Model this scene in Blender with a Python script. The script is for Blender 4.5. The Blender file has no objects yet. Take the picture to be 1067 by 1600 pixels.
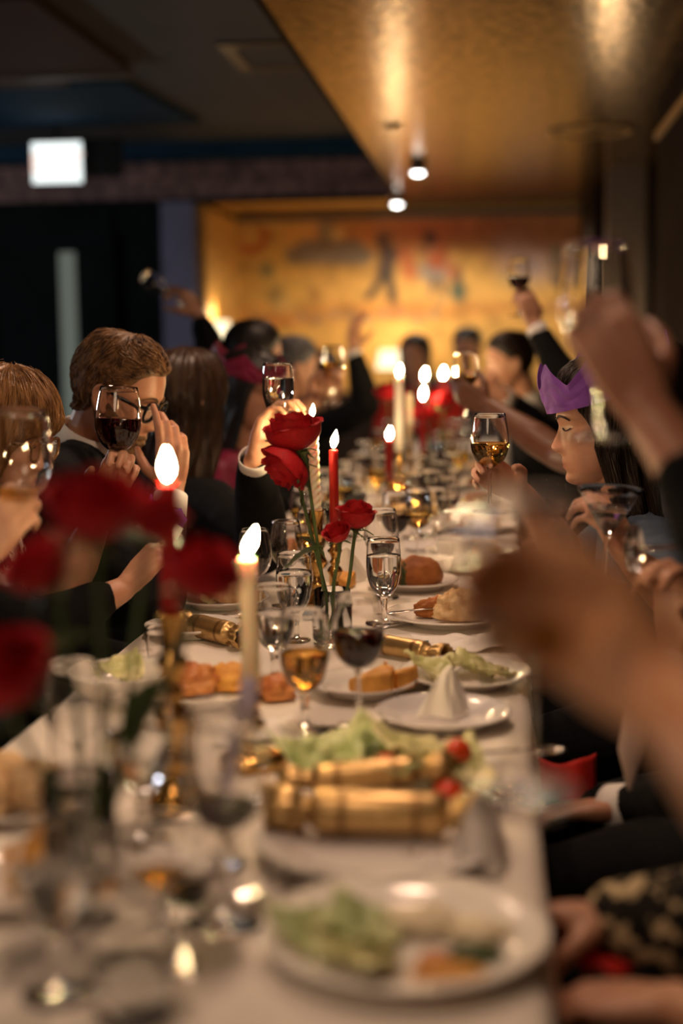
import bpy, bmesh, math, random
import numpy as np
from mathutils import Vector as V, Matrix as Mx, noise as nz

sc = bpy.context.scene
C = sc.collection
PI = math.pi
rnd = random.Random(7)

# ------------------------------------------------------------------ camera, world, lights, exposure
cam_d = bpy.data.cameras.new('camera')
cam = bpy.data.objects.new('camera', cam_d)
C.objects.link(cam)
cam_d.sensor_fit = 'VERTICAL'
cam_d.sensor_height = 36.0
cam_d.lens = 50.0
cam_d.clip_start = 0.05
cam_d.dof.use_dof = True
cam_d.dof.focus_distance = 2.72
cam_d.dof.aperture_fstop = 1.4
cam_d.dof.aperture_blades = 0
cr = Mx(((0.99392, -0.00109, 0.11012), (0.10945, 0.11989, -0.98674), (-0.01213, 0.99279, 0.11928)))
cam.matrix_world = Mx.Translation((0, 0, 1.30)) @ cr.to_4x4()
sc.camera = cam

world = bpy.data.worlds.new('world')
sc.world = world
world.use_nodes = True
world.node_tree.nodes['Background'].inputs[0].default_value = (0.25, 0.4, 0.6, 1)
world.node_tree.nodes['Background'].inputs[1].default_value = 0.02

sc.view_settings.view_transform = 'Standard'
sc.view_settings.look = 'None'
sc.view_settings.gamma = 1
sc.view_settings.use_curve_mapping = False
sc.view_settings.exposure = 0.30
sc.cycles.use_denoising = True
sc.cycles.max_bounces = 10
sc.cycles.transparent_max_bounces = 32
sc.cycles.transmission_bounces = 10
sc.cycles.sample_clamp_indirect = 400


def spot(name, loc, power, col, size=0.03, angle=110, blend=0.6, aim=None):
    l = bpy.data.lights.new(name, 'SPOT')
    l.energy = power
    l.color = col
    l.shadow_soft_size = size
    l.spot_size = math.radians(angle)
    l.spot_blend = blend
    o = bpy.data.objects.new(name, l)
    o.location = loc
    if aim is not None:
        o.rotation_euler = (V(aim) - V(loc)).to_track_quat('-Z', 'Y').to_euler()
    C.objects.link(o)
    return o


WARM = (1.0, 0.655, 0.45)
# recessed lamps in the low ceiling over the table (most of them above the picture)
for i, y in enumerate((0.9, 2.1, 3.3, 4.5, 6.0, 7.4)):
    spot('table_lamp_light', (-0.40 + (0.22 if i % 2 else -0.12), y, 2.27), (19, 30, 34, 24, 18, 13)[i], WARM, 0.085, 128, 0.9)
spot('downlight_light', (-0.458, 8.21, 2.19), 14, (1.0, 0.86, 0.70), 0.03, 130, 0.7)
spot('downlight_light', (-0.709, 10.06, 2.19), 40, (1.0, 0.80, 0.56), 0.03, 165, 0.6)
spot('downlight_light', (0.15, 10.0, 2.19), 28, (1.0, 0.78, 0.52), 0.03, 165, 0.6)
# unseen fill lights added to brighten the main room to the left
spot('room_fill_light', (-2.6, 3.2, 2.55), 60, (1.0, 0.80, 0.60), 0.06, 120, 0.8)
for fx, fy, fz, fp in ((-4.4, 6.4, 1.5, 45), (-4.6, 2.4, 1.5, 20)):
    fl_ = bpy.data.lights.new('ceiling_fill_light', 'POINT')  # added low point fill that lifts the dark ceiling, no lamp stands here
    fl_.energy = fp
    fl_.color = (0.92, 0.95, 1.0)
    fl_.shadow_soft_size = 0.12
    fo_ = bpy.data.objects.new('ceiling_fill_light', fl_)
    fo_.location = (fx, fy, fz)
    C.objects.link(fo_)
# large area light added as soft fill, unseen behind and above the camera
al = bpy.data.lights.new('camera_fill_light', 'AREA')
al.shape = 'DISK'
al.size = 0.9
al.energy = 7
al.color = (1.0, 0.70, 0.46)
ao = bpy.data.objects.new('camera_fill_light', al)
ao.location = (-0.9, -0.7, 2.15)
ao.rotation_euler = (V((-0.3, 2.2, 0.8)) - ao.location).to_track_quat('-Z', 'Y').to_euler()
C.objects.link(ao)


# ------------------------------------------------------------------ materials
def new_mat(name):
    m = bpy.data.materials.new(name)
    m.use_nodes = True
    nt = m.node_tree
    return m, nt, nt.nodes['Principled BSDF']


def mat(name, col, rough=0.5, metal=0.0, var=0.0, scale=20.0, col2=None, bump=0.0, bscale=None, sss=0.0, trans=0.0,
        ior=1.45, emit=None, estr=0.0, sheen=0.0, stretch=None, detail=4.0, thin_t=0.0):
    m, nt, b = new_mat(name)
    b.inputs['Base Color'].default_value = (*col, 1)
    b.inputs['Roughness'].default_value = rough
    b.inputs['Metallic'].default_value = metal
    b.inputs['IOR'].default_value = ior
    b.inputs['Specular IOR Level'].default_value = 0.12 if rough >= 0.8 else 0.5
    if sss:
        b.inputs['Subsurface Weight'].default_value = sss
        b.inputs['Subsurface Radius'].default_value = (1.0, 0.35, 0.2)
        b.inputs['Subsurface Scale'].default_value = 0.01
    if trans:
        b.inputs['Transmission Weight'].default_value = trans
    if sheen:
        b.inputs['Sheen Weight'].default_value = sheen
    if emit:
        b.inputs['Emission Color'].default_value = (*emit, 1)
        b.inputs['Emission Strength'].default_value = estr
    if var or col2 or bump:
        tc = nt.nodes.new('ShaderNodeTexCoord')
        mp = nt.nodes.new('ShaderNodeMapping')
        if stretch:
            mp.inputs['Scale'].default_value = stretch
        nt.links.new(tc.outputs['Object'], mp.inputs['Vector'])
        n = nt.nodes.new('ShaderNodeTexNoise')
        n.inputs['Scale'].default_value = scale
        n.inputs['Detail'].default_value = detail
        nt.links.new(mp.outputs[0], n.inputs['Vector'])
        if col2 or var:
            r = nt.nodes.new('ShaderNodeValToRGB')
            c2 = col2 if col2 else tuple(c * (1 - var) for c in col)
            r.color_ramp.elements[0].position = 0.35
            r.color_ramp.elements[1].position = 0.65
            r.color_ramp.elements[0].color = (*c2, 1)
            r.color_ramp.elements[1].color = (*col, 1)
            nt.links.new(n.outputs['Fac'], r.inputs['Fac'])
            nt.links.new(r.outputs['Color'], b.inputs['Base Color'])
        if bump:
            bp = nt.nodes.new('ShaderNodeBump')
            bp.inputs['Strength'].default_value = bump
            bp.inputs['Distance'].default_value = 0.004
            if bscale:
                n2 = nt.nodes.new('ShaderNodeTexNoise')
                n2.inputs['Scale'].default_value = bscale
                nt.links.new(mp.outputs[0], n2.inputs['Vector'])
                nt.links.new(n2.outputs['Fac'], bp.inputs['Height'])
            else:
                nt.links.new(n.outputs['Fac'], bp.inputs['Height'])
            nt.links.new(bp.outputs[0], b.inputs['Normal'])
    return m


def thin_glass(name, tint=(1, 1, 1), base=0.045, top=0.9):
    m, nt, b = new_mat(name)
    out = nt.nodes['Material Output']
    nt.nodes.remove(b)
    tr = nt.nodes.new('ShaderNodeBsdfTransparent')
    tr.inputs[0].default_value = (*tint, 1)
    gl = nt.nodes.new('ShaderNodeBsdfGlossy')
    gl.inputs['Roughness'].default_value = 0.02
    lw = nt.nodes.new('ShaderNodeLayerWeight')
    lw.inputs['Blend'].default_value = 0.5
    pw = nt.nodes.new('ShaderNodeMath')
    pw.operation = 'POWER'
    pw.inputs[1].default_value = 3.5
    ma = nt.nodes.new('ShaderNodeMath')
    ma.operation = 'MULTIPLY_ADD'
    ma.inputs[1].default_value = top
    ma.inputs[2].default_value = base
    mx = nt.nodes.new('ShaderNodeMixShader')
    nt.links.new(lw.outputs['Facing'], pw.inputs[0])
    nt.links.new(pw.outputs[0], ma.inputs[0])
    nt.links.new(ma.outputs[0], mx.inputs[0])
    nt.links.new(tr.outputs[0], mx.inputs[1])
    nt.links.new(gl.outputs[0], mx.inputs[2])
    nt.links.new(mx.outputs[0], out.inputs[0])
    return m


def refract(name, col, ior, rough=0.0):
    m, nt, b = new_mat(name)
    out = nt.nodes['Material Output']
    nt.nodes.remove(b)
    g = nt.nodes.new('ShaderNodeBsdfGlass')
    g.inputs['Color'].default_value = (*col, 1)
    g.inputs['IOR'].default_value = ior
    g.inputs['Roughness'].default_value = rough
    nt.links.new(g.outputs[0], out.inputs[0])
    return m


def emitter(name, col, s):
    m, nt, b = new_mat(name)
    out = nt.nodes['Material Output']
    nt.nodes.remove(b)
    e = nt.nodes.new('ShaderNodeEmission')
    e.inputs[0].default_value = (*col, 1)
    e.inputs[1].default_value = s
    nt.links.new(e.outputs[0], out.inputs[0])
    return m


def skin_mat(name, col, lips=None, lipcol=(0.45, 0.13, 0.10)):
    m, nt, b = new_mat(name)
    b.inputs['Roughness'].default_value = 0.45
    b.inputs['Subsurface Weight'].default_value = 0.12
    b.inputs['Subsurface Radius'].default_value = (1.0, 0.3, 0.15)
    b.inputs['Subsurface Scale'].default_value = 0.008
    tc = nt.nodes.new('ShaderNodeTexCoord')
    n = nt.nodes.new('ShaderNodeTexNoise')
    n.inputs['Scale'].default_value = 28
    n.inputs['Detail'].default_value = 5
    nt.links.new(tc.outputs['Object'], n.inputs['Vector'])
    r = nt.nodes.new('ShaderNodeValToRGB')
    r.color_ramp.elements[0].position = 0.3
    r.color_ramp.elements[1].position = 0.7
    r.color_ramp.elements[0].color = (col[0] * 0.88, col[1] * 0.76, col[2] * 0.72, 1)
    r.color_ramp.elements[1].color = (*col, 1)
    nt.links.new(n.outputs['Fac'], r.inputs['Fac'])
    src = r.outputs['Color']
    if lips is not None:
        vd = nt.nodes.new('ShaderNodeVectorMath')
        vd.operation = 'DISTANCE'
        vd.inputs[1].default_value = lips
        nt.links.new(tc.outputs['Object'], vd.inputs[0])
        mr = nt.nodes.new('ShaderNodeMapRange')
        mr.inputs['From Min'].default_value = 0.010
        mr.inputs['From Max'].default_value = 0.015
        mr.inputs['To Min'].default_value = 0.7
        mr.inputs['To Max'].default_value = 0.0
        nt.links.new(vd.outputs['Value'], mr.inputs['Value'])
        mix = nt.nodes.new('ShaderNodeMixRGB')
        mix.inputs['Color2'].default_value = (*lipcol, 1)
        nt.links.new(mr.outputs[0], mix.inputs['Fac'])
        nt.links.new(src, mix.inputs['Color1'])
        src = mix.outputs[0]
    nt.links.new(src, b.inputs['Base Color'])
    bp = nt.nodes.new('ShaderNodeBump')
    bp.inputs['Strength'].default_value = 0.12
    bp.inputs['Distance'].default_value = 0.002
    n2 = nt.nodes.new('ShaderNodeTexNoise')
    n2.inputs['Scale'].default_value = 260
    nt.links.new(tc.outputs['Object'], n2.inputs['Vector'])
    nt.links.new(n2.outputs['Fac'], bp.inputs['Height'])
    nt.links.new(bp.outputs[0], b.inputs['Normal'])
    return m


def attr_mat(name, rough, metal=0.0, bump=0.0):
    m, nt, b = new_mat(name)
    a = nt.nodes.new('ShaderNodeVertexColor')
    a.layer_name = 'paint'
    tc = nt.nodes.new('ShaderNodeTexCoord')
    n = nt.nodes.new('ShaderNodeTexNoise')
    n.inputs['Scale'].default_value = 9
    n.inputs['Detail'].default_value = 8
    nt.links.new(tc.outputs['Object'], n.inputs['Vector'])
    mr = nt.nodes.new('ShaderNodeMapRange')
    mr.inputs['From Min'].default_value = 0.3
    mr.inputs['From Max'].default_value = 0.7
    mr.inputs['To Min'].default_value = 0.65
    mr.inputs['To Max'].default_value = 1.1
    nt.links.new(n.outputs['Fac'], mr.inputs['Value'])
    mx = nt.nodes.new('ShaderNodeMixRGB')
    mx.blend_type = 'MULTIPLY'
    mx.inputs['Fac'].default_value = 1
    nt.links.new(a.outputs['Color'], mx.inputs['Color1'])
    nt.links.new(mr.outputs[0], mx.inputs['Color2'])
    nt.links.new(mx.outputs[0], b.inputs['Base Color'])
    b.inputs['Roughness'].default_value = rough
    return m


MT = {}
MT['cloth'] = mat('white_linen', (0.80, 0.74, 0.66), 0.85, var=0.05, scale=6, bump=0.25, bscale=260)
MT['napkin'] = mat('napkin_linen', (0.82, 0.78, 0.74), 0.8, bump=0.2, bscale=300)
MT['china'] = mat('white_china', (0.82, 0.78, 0.72), 0.14)
MT['lavchina'] = mat('glazed_china', (0.72, 0.69, 0.68), 0.14)
MT['glass'] = refract('clear_glass', (1, 1, 1), 1.46)
MT['lens'] = thin_glass('thin_clear_lens')
MT['solidglass'] = refract('solid_clear_glass', (1, 1, 1), 1.48)
MT['water'] = refract('water', (0.98, 0.99, 1.0), 1.33)
MT['whitewine'] = refract('white_wine', (0.93, 0.74, 0.36), 1.34)
MT['beer'] = refract('amber_cider', (0.96, 0.70, 0.30), 1.34)
MT['redwine'] = mat('red_wine', (0.022, 0.0015, 0.003), 0.03, trans=0.08, ior=1.34)
MT['brass'] = mat('polished_brass', (0.70, 0.42, 0.13), 0.22, 1.0, var=0.25, scale=30, bump=0.05)
MT['silver'] = mat('polished_steel', (0.75, 0.73, 0.70), 0.16, 1.0)
MT['gold'] = mat('gold_foil', (0.60, 0.40, 0.17), 0.36, 0.85, var=0.2, scale=40, bump=0.15)
MT['goldband'] = mat('bronze_band', (0.25, 0.14, 0.05), 0.35, 0.7)
MT['redwax'] = mat('red_wax', (0.42, 0.012, 0.010), 0.35, sss=0.25)
MT['creamwax'] = mat('cream_wax', (0.92, 0.80, 0.60), 0.4, sss=0.8)
MT['whitewax'] = mat('white_wax', (0.88, 0.82, 0.72), 0.4, sss=0.4)
MT['wick'] = mat('charred_wick', (0.02, 0.015, 0.01), 0.9, var=0.3)
MT['flame'] = emitter('candle_flame', (1.0, 0.68, 0.34), 380)
MT['petal'] = mat('red_petal', (0.56, 0.005, 0.012), 0.7, var=0.45, scale=25, bump=0.1, sss=0.15)
MT['leafgreen'] = mat('rose_leaf', (0.07, 0.13, 0.035), 0.45, var=0.4, scale=30, bump=0.15)
MT['stemgreen'] = mat('rose_stem', (0.10, 0.16, 0.05), 0.5, var=0.4, scale=40)
MT['lettuce'] = mat('pale_lettuce', (0.74, 0.68, 0.38), 0.4, col2=(0.50, 0.52, 0.20), scale=14, bump=0.3)
MT['lettucedark'] = mat('green_lettuce', (0.58, 0.60, 0.32), 0.4, col2=(0.28, 0.38, 0.12), scale=14, bump=0.3)
MT['tomato'] = mat('tomato_flesh', (0.70, 0.07, 0.02), 0.15, var=0.2)
MT['crust'] = mat('bread_crust', (0.42, 0.15, 0.030), 0.7, col2=(0.24, 0.07, 0.014), scale=22, bump=0.6)
MT['crumb'] = mat('bread_crumb', (0.78, 0.58, 0.34), 0.85, col2=(0.52, 0.32, 0.15), scale=45, bump=0.9)
MT['corn'] = mat('golden_cornbread', (0.80, 0.42, 0.08), 0.6, col2=(0.60, 0.26, 0.05), scale=40, bump=0.7)
MT['salmon'] = mat('orange_cheese', (0.60, 0.26, 0.08), 0.4, col2=(0.42, 0.12, 0.04), scale=25, bump=0.4)
MT['cream'] = mat('creamy_mash', (0.85, 0.74, 0.52), 0.6, var=0.15, scale=40, bump=0.4)
MT['herb'] = mat('herb_filling', (0.06, 0.09, 0.02), 0.6, var=0.5, scale=60, bump=0.4)
MT['blacksuit'] = mat('black_wool', (0.008, 0.008, 0.009), 0.85, var=0.3, scale=120)
MT['navysuit'] = mat('charcoal_wool', (0.016, 0.017, 0.021), 0.8, var=0.3, scale=160)
MT['whiteshirt'] = mat('white_cotton', (0.80, 0.77, 0.74), 0.8)
MT['pinkshirt'] = mat('pale_cotton_shirt', (0.52, 0.38, 0.34), 0.8, var=0.1)
MT['magenta'] = mat('magenta_satin', (0.28, 0.015, 0.06), 0.5, var=0.4, scale=12)
MT['bluedress'] = mat('slate_blue_jersey', (0.07, 0.10, 0.15), 0.75, var=0.2, scale=60)
MT['greydress'] = mat('grey_knit', (0.12, 0.12, 0.15), 0.8, var=0.3, scale=60)
MT['redtop'] = mat('scarlet_cotton', (0.55, 0.03, 0.02), 0.8)
MT['pattern'] = mat('black_white_print', (0.70, 0.58, 0.50), 0.7, col2=(0.015, 0.012, 0.015), scale=75, detail=1.0)
_r = [n for n in MT['pattern'].node_tree.nodes if n.type == 'VALTORGB'][0]
_r.color_ramp.elements[0].position = 0.50
_r.color_ramp.elements[1].position = 0.54
MT['tweed'] = mat('black_gold_tweed', (0.46, 0.36, 0.22), 0.8, col2=(0.010, 0.009, 0.008), scale=48, detail=1.0, bump=0.5)
_r = [n for n in MT['tweed'].node_tree.nodes if n.type == 'VALTORGB'][0]
_r.color_ramp.elements[0].position = 0.52
_r.color_ramp.elements[1].position = 0.60
MT['hair_blonde'] = mat('blonde_hair', (0.40, 0.20, 0.075), 0.38, col2=(0.16, 0.07, 0.025), scale=60, stretch=(1, 1, 0.08), bump=0.3)
MT['hair_ginger'] = mat('ginger_hair', (0.25, 0.125, 0.048), 0.55, col2=(0.075, 0.034, 0.013), scale=50, bump=0.4)
MT['hair_dark'] = mat('dark_brown_hair', (0.022, 0.010, 0.006), 0.42, col2=(0.008, 0.004, 0.003), scale=60, stretch=(1, 1, 0.08), bump=0.3)
MT['hair_brown'] = mat('brown_hair', (0.055, 0.026, 0.012), 0.42, col2=(0.022, 0.010, 0.006), scale=60, stretch=(1, 1, 0.08), bump=0.3)
MT['hair_black'] = mat('black_hair', (0.010, 0.007, 0.006), 0.45, var=0.3, scale=60)
MT['hair_grey'] = mat('grey_hair', (0.14, 0.14, 0.16), 0.5, col2=(0.05, 0.05, 0.06), scale=50)
MT['purple'] = mat('purple_tissue_paper', (0.27, 0.085, 0.50), 0.6, var=0.25, scale=22, bump=0.4)
MT['lilac'] = mat('lilac_ribbon', (0.70, 0.64, 0.86), 0.4, var=0.15)
MT['redpaper'] = mat('red_paper_napkin', (0.60, 0.020, 0.012), 0.7, var=0.2)
MT['teal'] = mat('teal_card', (0.07, 0.25, 0.24), 0.6, var=0.2)
MT['bluecard'] = mat('blue_card', (0.05, 0.14, 0.22), 0.6, var=0.2)
MT['blackplastic'] = mat('black_acetate', (0.008, 0.008, 0.009), 0.12, var=0.1)
MT['amberplastic'] = mat('amber_acetate', (0.45, 0.24, 0.09), 0.12, trans=0.5, var=0.5, scale=90)
MT['ringgold'] = mat('ring_gold', (0.85, 0.60, 0.22), 0.15, 1.0)
MT['darkwood'] = mat('dark_stained_wood', (0.040, 0.022, 0.014), 0.45, var=0.5, scale=8, stretch=(8, 1, 1))
MT['leather'] = mat('black_leather', (0.012, 0.010, 0.009), 0.5, var=0.3)
MT['ceilpaint'] = mat('dark_grey_ceiling', (0.075, 0.080, 0.086), 0.75, var=0.15, scale=3)
MT['coffbrown'] = mat('brown_ceiling_panel', (0.050, 0.024, 0.016), 0.7, var=0.2, scale=3)
MT['coffblue'] = mat('navy_ceiling_panel', (0.016, 0.048, 0.085), 0.85, var=0.2, scale=3)
MT['soffit'] = mat('bronze_metallic_ceiling', (0.50, 0.33, 0.155), 0.20, 0.8, col2=(0.06, 0.034, 0.016), scale=24, bump=0.5, detail=6)
MT['wallpaper'] = mat('damask_wallpaper', (0.30, 0.17, 0.15), 0.6, col2=(0.10, 0.052, 0.048), scale=14, detail=6)
MT['darkwall'] = mat('dark_brown_panel', (0.028, 0.017, 0.012), 0.85, var=0.4, scale=5)
MT['darkgreen'] = mat('dark_teal_paint', (0.010, 0.013, 0.014), 0.9, var=0.3, scale=3)
MT['lavpost'] = mat('lavender_grey_paint', (0.20, 0.20, 0.33), 0.5, var=0.2, scale=4)
MT['tan'] = mat('ochre_plaster', (0.62, 0.36, 0.10), 0.7, var=0.15, scale=4)
MT['dimtrim'] = mat('grey_bronze_trim', (0.14, 0.11, 0.09), 0.5, var=0.2)
MT['goldtrim'] = mat('gilt_trim', (0.50, 0.32, 0.13), 0.4, 0.6, var=0.2)
MT['carpet'] = mat('dark_carpet', (0.030, 0.016, 0.014), 0.95, var=0.5, scale=60)
MT['lampwhite'] = emitter('lamp_face', (1.0, 0.96, 0.90), 14)
MT['lampshade'] = emitter('lit_lamp_shade', (1.0, 0.80, 0.48), 1.7)
MT['signlit'] = emitter('lit_sign_panel', (0.92, 1.0, 0.98), 1.15)
MT['signred'] = emitter('lit_sign_letters', (1.0, 0.66, 0.55), 1.1)
MT['blackmetal'] = mat('black_metal', (0.012, 0.011, 0.010), 0.4, 0.5, var=0.2)
MT['frosted'] = emitter('frosted_glass_lit', (0.62, 0.70, 0.58), 0.14)
MT['mural'] = attr_mat('painted_mural', 0.6)

# ------------------------------------------------------------------ mesh helpers


class MB:
    def __init__(s):
        s.v = []
        s.f = []

    def add(s, vf):
        o = len(s.v)
        s.v += [tuple(p) for p in vf[0]]
        s.f += [tuple(i + o for i in f) for f in vf[1]]
        return s

    def mesh(s, name, m=None, smooth=True):
        me = bpy.data.meshes.new(name)
        me.from_pydata(s.v, [], s.f)
        if m:
            me.materials.append(m)
        if smooth:
            me.polygons.foreach_set('use_smooth', [True] * len(me.polygons))
        me.update()
        return me

    def obj(s, name, m=None, parent=None, loc=None, smooth=True):
        o = bpy.data.objects.new(name, s.mesh(name, m, smooth))
        C.objects.link(o)
        if parent:
            o.parent = parent
        if loc is not None:
            o.location = loc
        return o


def tag(o, label=None, cat=None, group=None, kind=None):
    if label:
        o['label'] = label
    if cat:
        o['category'] = cat
    if group:
        o['group'] = group
    if kind:
        o['kind'] = kind
    return o


def thing(name, label, cat, loc=(0, 0, 0), group=None, rot=None):
    o = bpy.data.objects.new(name, None)
    C.objects.link(o)
    o.location = loc
    o.empty_display_size = 0.05
    if rot:
        o.rotation_euler = rot
    return tag(o, label, cat, group)


def struct(name, vf, m, parent=None, smooth=False):
    o = MB().add(vf).obj(name, m, parent, smooth=smooth)
    if not parent:
        o['kind'] = 'structure'
    return o


def box(x0, x1, y0, y1, z0, z1):
    v = [(x, y, z) for x in (x0, x1) for y in (y0, y1) for z in (z0, z1)]
    f = [(0, 1, 3, 2), (4, 6, 7, 5), (0, 4, 5, 1), (2, 3, 7, 6), (0, 2, 6, 4), (1, 5, 7, 3)]
    return v, f


def bevbox(o, w=0.004, seg=2):
    b = o.modifiers.new('bevel', 'BEVEL')
    b.width = w
    b.segments = seg
    return o


def lathe(prof, n=28, cap0=True, cap1=True, mod=None):
    v, f = [], []
    for i, (r, z) in enumerate(prof):
        for k in range(n):
            a = 2 * PI * k / n
            rr = r * (mod(a, i, z) if mod else 1)
            v.append((rr * math.cos(a), rr * math.sin(a), z))
    for i in range(len(prof) - 1):
        for k in range(n):
            k2 = (k + 1) % n
            f.append((i * n + k, i * n + k2, (i + 1) * n + k2, (i + 1) * n + k))
    if cap0 and prof[0][0] > 1e-6:
        f.append(tuple(range(n - 1, -1, -1)))
    if cap1 and prof[-1][0] > 1e-6:
        f.append(tuple((len(prof) - 1) * n + k for k in range(n)))
    return v, f


def xf(vf, m):
    return [tuple(m @ V(p)) for p in vf[0]], vf[1]


def catmull(pts, k=4):
    P = [V(p) for p in pts]
    if len(P) < 3:
        return P
    out = []
    for i in range(len(P) - 1):
        p0 = P[max(i - 1, 0)]
        p1, p2 = P[i], P[i + 1]
        p3 = P[min(i + 2, len(P) - 1)]
        for j in range(k):
            t = j / k
            out.append(0.5 * ((2 * p1) + (p2 - p0) * t + (2 * p0 - 5 * p1 + 4 * p2 - p3) * t * t + (3 * p1 - p0 - 3 * p2 + p3) * t ** 3))
    out.append(P[-1])
    return out


def lerp_list(a, n):
    return [a[min(int(i * (len(a) - 1) / (n - 1)), len(a) - 2)] * (1 - ((i * (len(a) - 1) / (n - 1)) - min(int(i * (len(a) - 1) / (n - 1)), len(a) - 2)))
            + a[min(int(i * (len(a) - 1) / (n - 1)), len(a) - 2) + 1] * ((i * (len(a) - 1) / (n - 1)) - min(int(i * (len(a) - 1) / (n - 1)), len(a) - 2)) for i in range(n)]


def tube(pts, radii, n=10, side=None, rnd_caps=True):
    """closed tube along pts; radii floats or (side, depth) pairs"""
    P = [V(p) for p in pts]
    R = [(r, r) if not isinstance(r, (tuple, list)) else tuple(r) for r in radii]
    if rnd_caps:
        d0 = (P[0] - P[1]).normalized()
        d1 = (P[-1] - P[-2]).normalized()
        m0, m1 = min(R[0]), min(R[-1])
        P = [P[0] + d0 * m0 * 0.95, P[0] + d0 * m0 * 0.7] + P + [P[-1] + d1 * m1 * 0.7, P[-1] + d1 * m1 * 0.95]
        R = [tuple(x * 0.3 for x in R[0]), tuple(x * 0.72 for x in R[0])] + R + [tuple(x * 0.72 for x in R[-1]), tuple(x * 0.3 for x in R[-1])]
    v, f = [], []
    s = V(side) if side is not None else None
    for i, p in enumerate(P):
        t = (P[min(i + 1, len(P) - 1)] - P[max(i - 1, 0)]).normalized()
        if s is None:
            s = t.orthogonal().normalized()
        s = (s - t * s.dot(t))
        if s.length < 1e-5:
            s = t.orthogonal()
        s.normalize()
        b = t.cross(s)
        for k in range(n):
            a = 2 * PI * k / n
            q = p + s * (R[i][0] * math.cos(a)) + b * (R[i][1] * math.sin(a))
            v.append(tuple(q))
    for i in range(len(P) - 1):
        for k in range(n):
            k2 = (k + 1) % n
            f.append((i * n + k, i * n + k2, (i + 1) * n + k2, (i + 1) * n + k))
    f.append(tuple(range(n - 1, -1, -1)))
    f.append(tuple((len(P) - 1) * n + k for k in range(n)))
    return v, f


def ball(c, r, n=12, m=8):
    c = V(c)
    r = (r, r, r) if not isinstance(r, (tuple, list)) else r
    v, f = [], []
    for i in range(m + 1):
        th = PI * (0.02 + 0.96 * i / m)
        for k in range(n):
            a = 2 * PI * k / n
            v.append((c.x + r[0] * math.sin(th) * math.cos(a), c.y + r[1] * math.sin(th) * math.sin(a), c.z - r[2] * math.cos(th)))
    for i in range(m):
        for k in range(n):
            k2 = (k + 1) % n
            f.append((i * n + k, i * n + k2, (i + 1) * n + k2, (i + 1) * n + k))
    f.append(tuple(range(n - 1, -1, -1)))
    f.append(tuple(m * n + k for k in range(n)))
    return v, f


def grid(nu, nv, fn):
    v = [tuple(fn(i / (nu - 1), j / (nv - 1))) for j in range(nv) for i in range(nu)]
    f = [(j * nu + i, j * nu + i + 1, (j + 1) * nu + i + 1, (j + 1) * nu + i) for j in range(nv - 1) for i in range(nu - 1)]
    return v, f


def solid(o, t, off=0.0):
    s = o.modifiers.new('solid', 'SOLIDIFY')
    s.thickness = t
    s.offset = off
    return o


def copy_tree(o, loc, label=None, rotz=None, group=None):
    c = o.copy()
    C.objects.link(c)
    c.location = loc
    if rotz is not None:
        c.rotation_euler = (o.rotation_euler[0], o.rotation_euler[1], rotz)
    if label:
        c['label'] = label
    if group:
        c['group'] = group
    for ch in o.children:
        d = ch.copy()
        C.objects.link(d)
        d.parent = c
        for g in ch.children:
            e = g.copy()
            C.objects.link(e)
            e.parent = d
    return c


# ------------------------------------------------------------------ the room
struct('floor', box(-5.2, 1.0, -2.2, 11.3, -0.05, 0.0), MT['carpet'])
struct('ceiling', box(-5.2, -0.70, -2.2, 9.56, 2.60, 2.68), MT['ceilpaint'])
struct('ceiling_low', box(-0.70, 1.0, -2.2, 11.3, 2.30, 2.68), MT['soffit'])
struct('ceiling_alcove', box(-2.15, -0.70, 9.78, 11.3, 2.30, 2.40), MT['tan'])
struct('trim_1', box(-5.2, -0.70, 9.56, 9.78, 2.26, 2.60), MT['wallpaper'])
struct('trim_2', box(-5.2, -0.72, 9.545, 9.56, 2.225, 2.262), MT['darkgreen'])
struct('trim_3', box(-0.716, -0.700, -2.2, 9.55, 2.295, 2.60), MT['darkwall'])
# far left: dark wall with a tall door and its slim lit pane, and the lavender post
struct('wall_back', box(-5.2, -3.55, 9.58, 9.76, 0, 2.26), MT['darkgreen'])
struct('wall_back_left', box(-2.62, -2.26, 9.66, 9.76, 0, 2.26), MT['darkgreen'])
struct('wall_lintel', box(-3.55, -2.62, 9.62, 9.76, 2.02, 2.26), MT['darkgreen'])
door = struct('door_1', box(-3.50, -2.66, 9.66, 9.71, 0.01, 2.01), MT['darkgreen'])
struct('pane', box(-3.01, -2.90, 9.64, 9.665, 0.75, 1.93), MT['frosted'], door)
struct('handle', box(-2.80, -2.78, 9.60, 9.66, 0.95, 1.15), MT['silver'], door)
struct('trim_4', box(-3.55, -3.50, 9.56, 9.70, 0, 2.02), MT['darkgreen'])
struct('trim_5', box(-2.66, -2.60, 9.56, 9.70, 0, 2.02), MT['darkgreen'])
struct('column_left', box(-2.255, -2.03, 9.50, 9.66, 0, 2.24), MT['lavpost'])
struct('wall_left', box(-5.3, -5.2, -2.2, 9.7, 0, 2.68), MT['darkwall'])
struct('wall_near', box(-5.3, 1.0, -2.3, -2.2, 0, 2.68), MT['darkwall'])
struct('wall_right', box(0.67, 1.0, -2.2, 6.3, 0, 2.30), MT['darkwall'])
struct('wall_right_far', box(0.90, 1.0, 6.3, 11.3, 0, 2.30), MT['darkwall'])
struct('column_right', box(0.64, 0.86, 8.7, 8.95, 0, 2.30), MT['dimtrim'])
struct('wall_return_right', box(0.60, 0.90, 9.6, 11.3, 0, 2.30), MT['darkwall'])
struct('trim_6', box(0.652, 0.67, -2.0, 6.3, 2.13, 2.16), MT['goldtrim'])
struct('trim_7', box(0.652, 0.67, -2.0, 6.3, 1.02, 1.05), MT['darkwood'])


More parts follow.
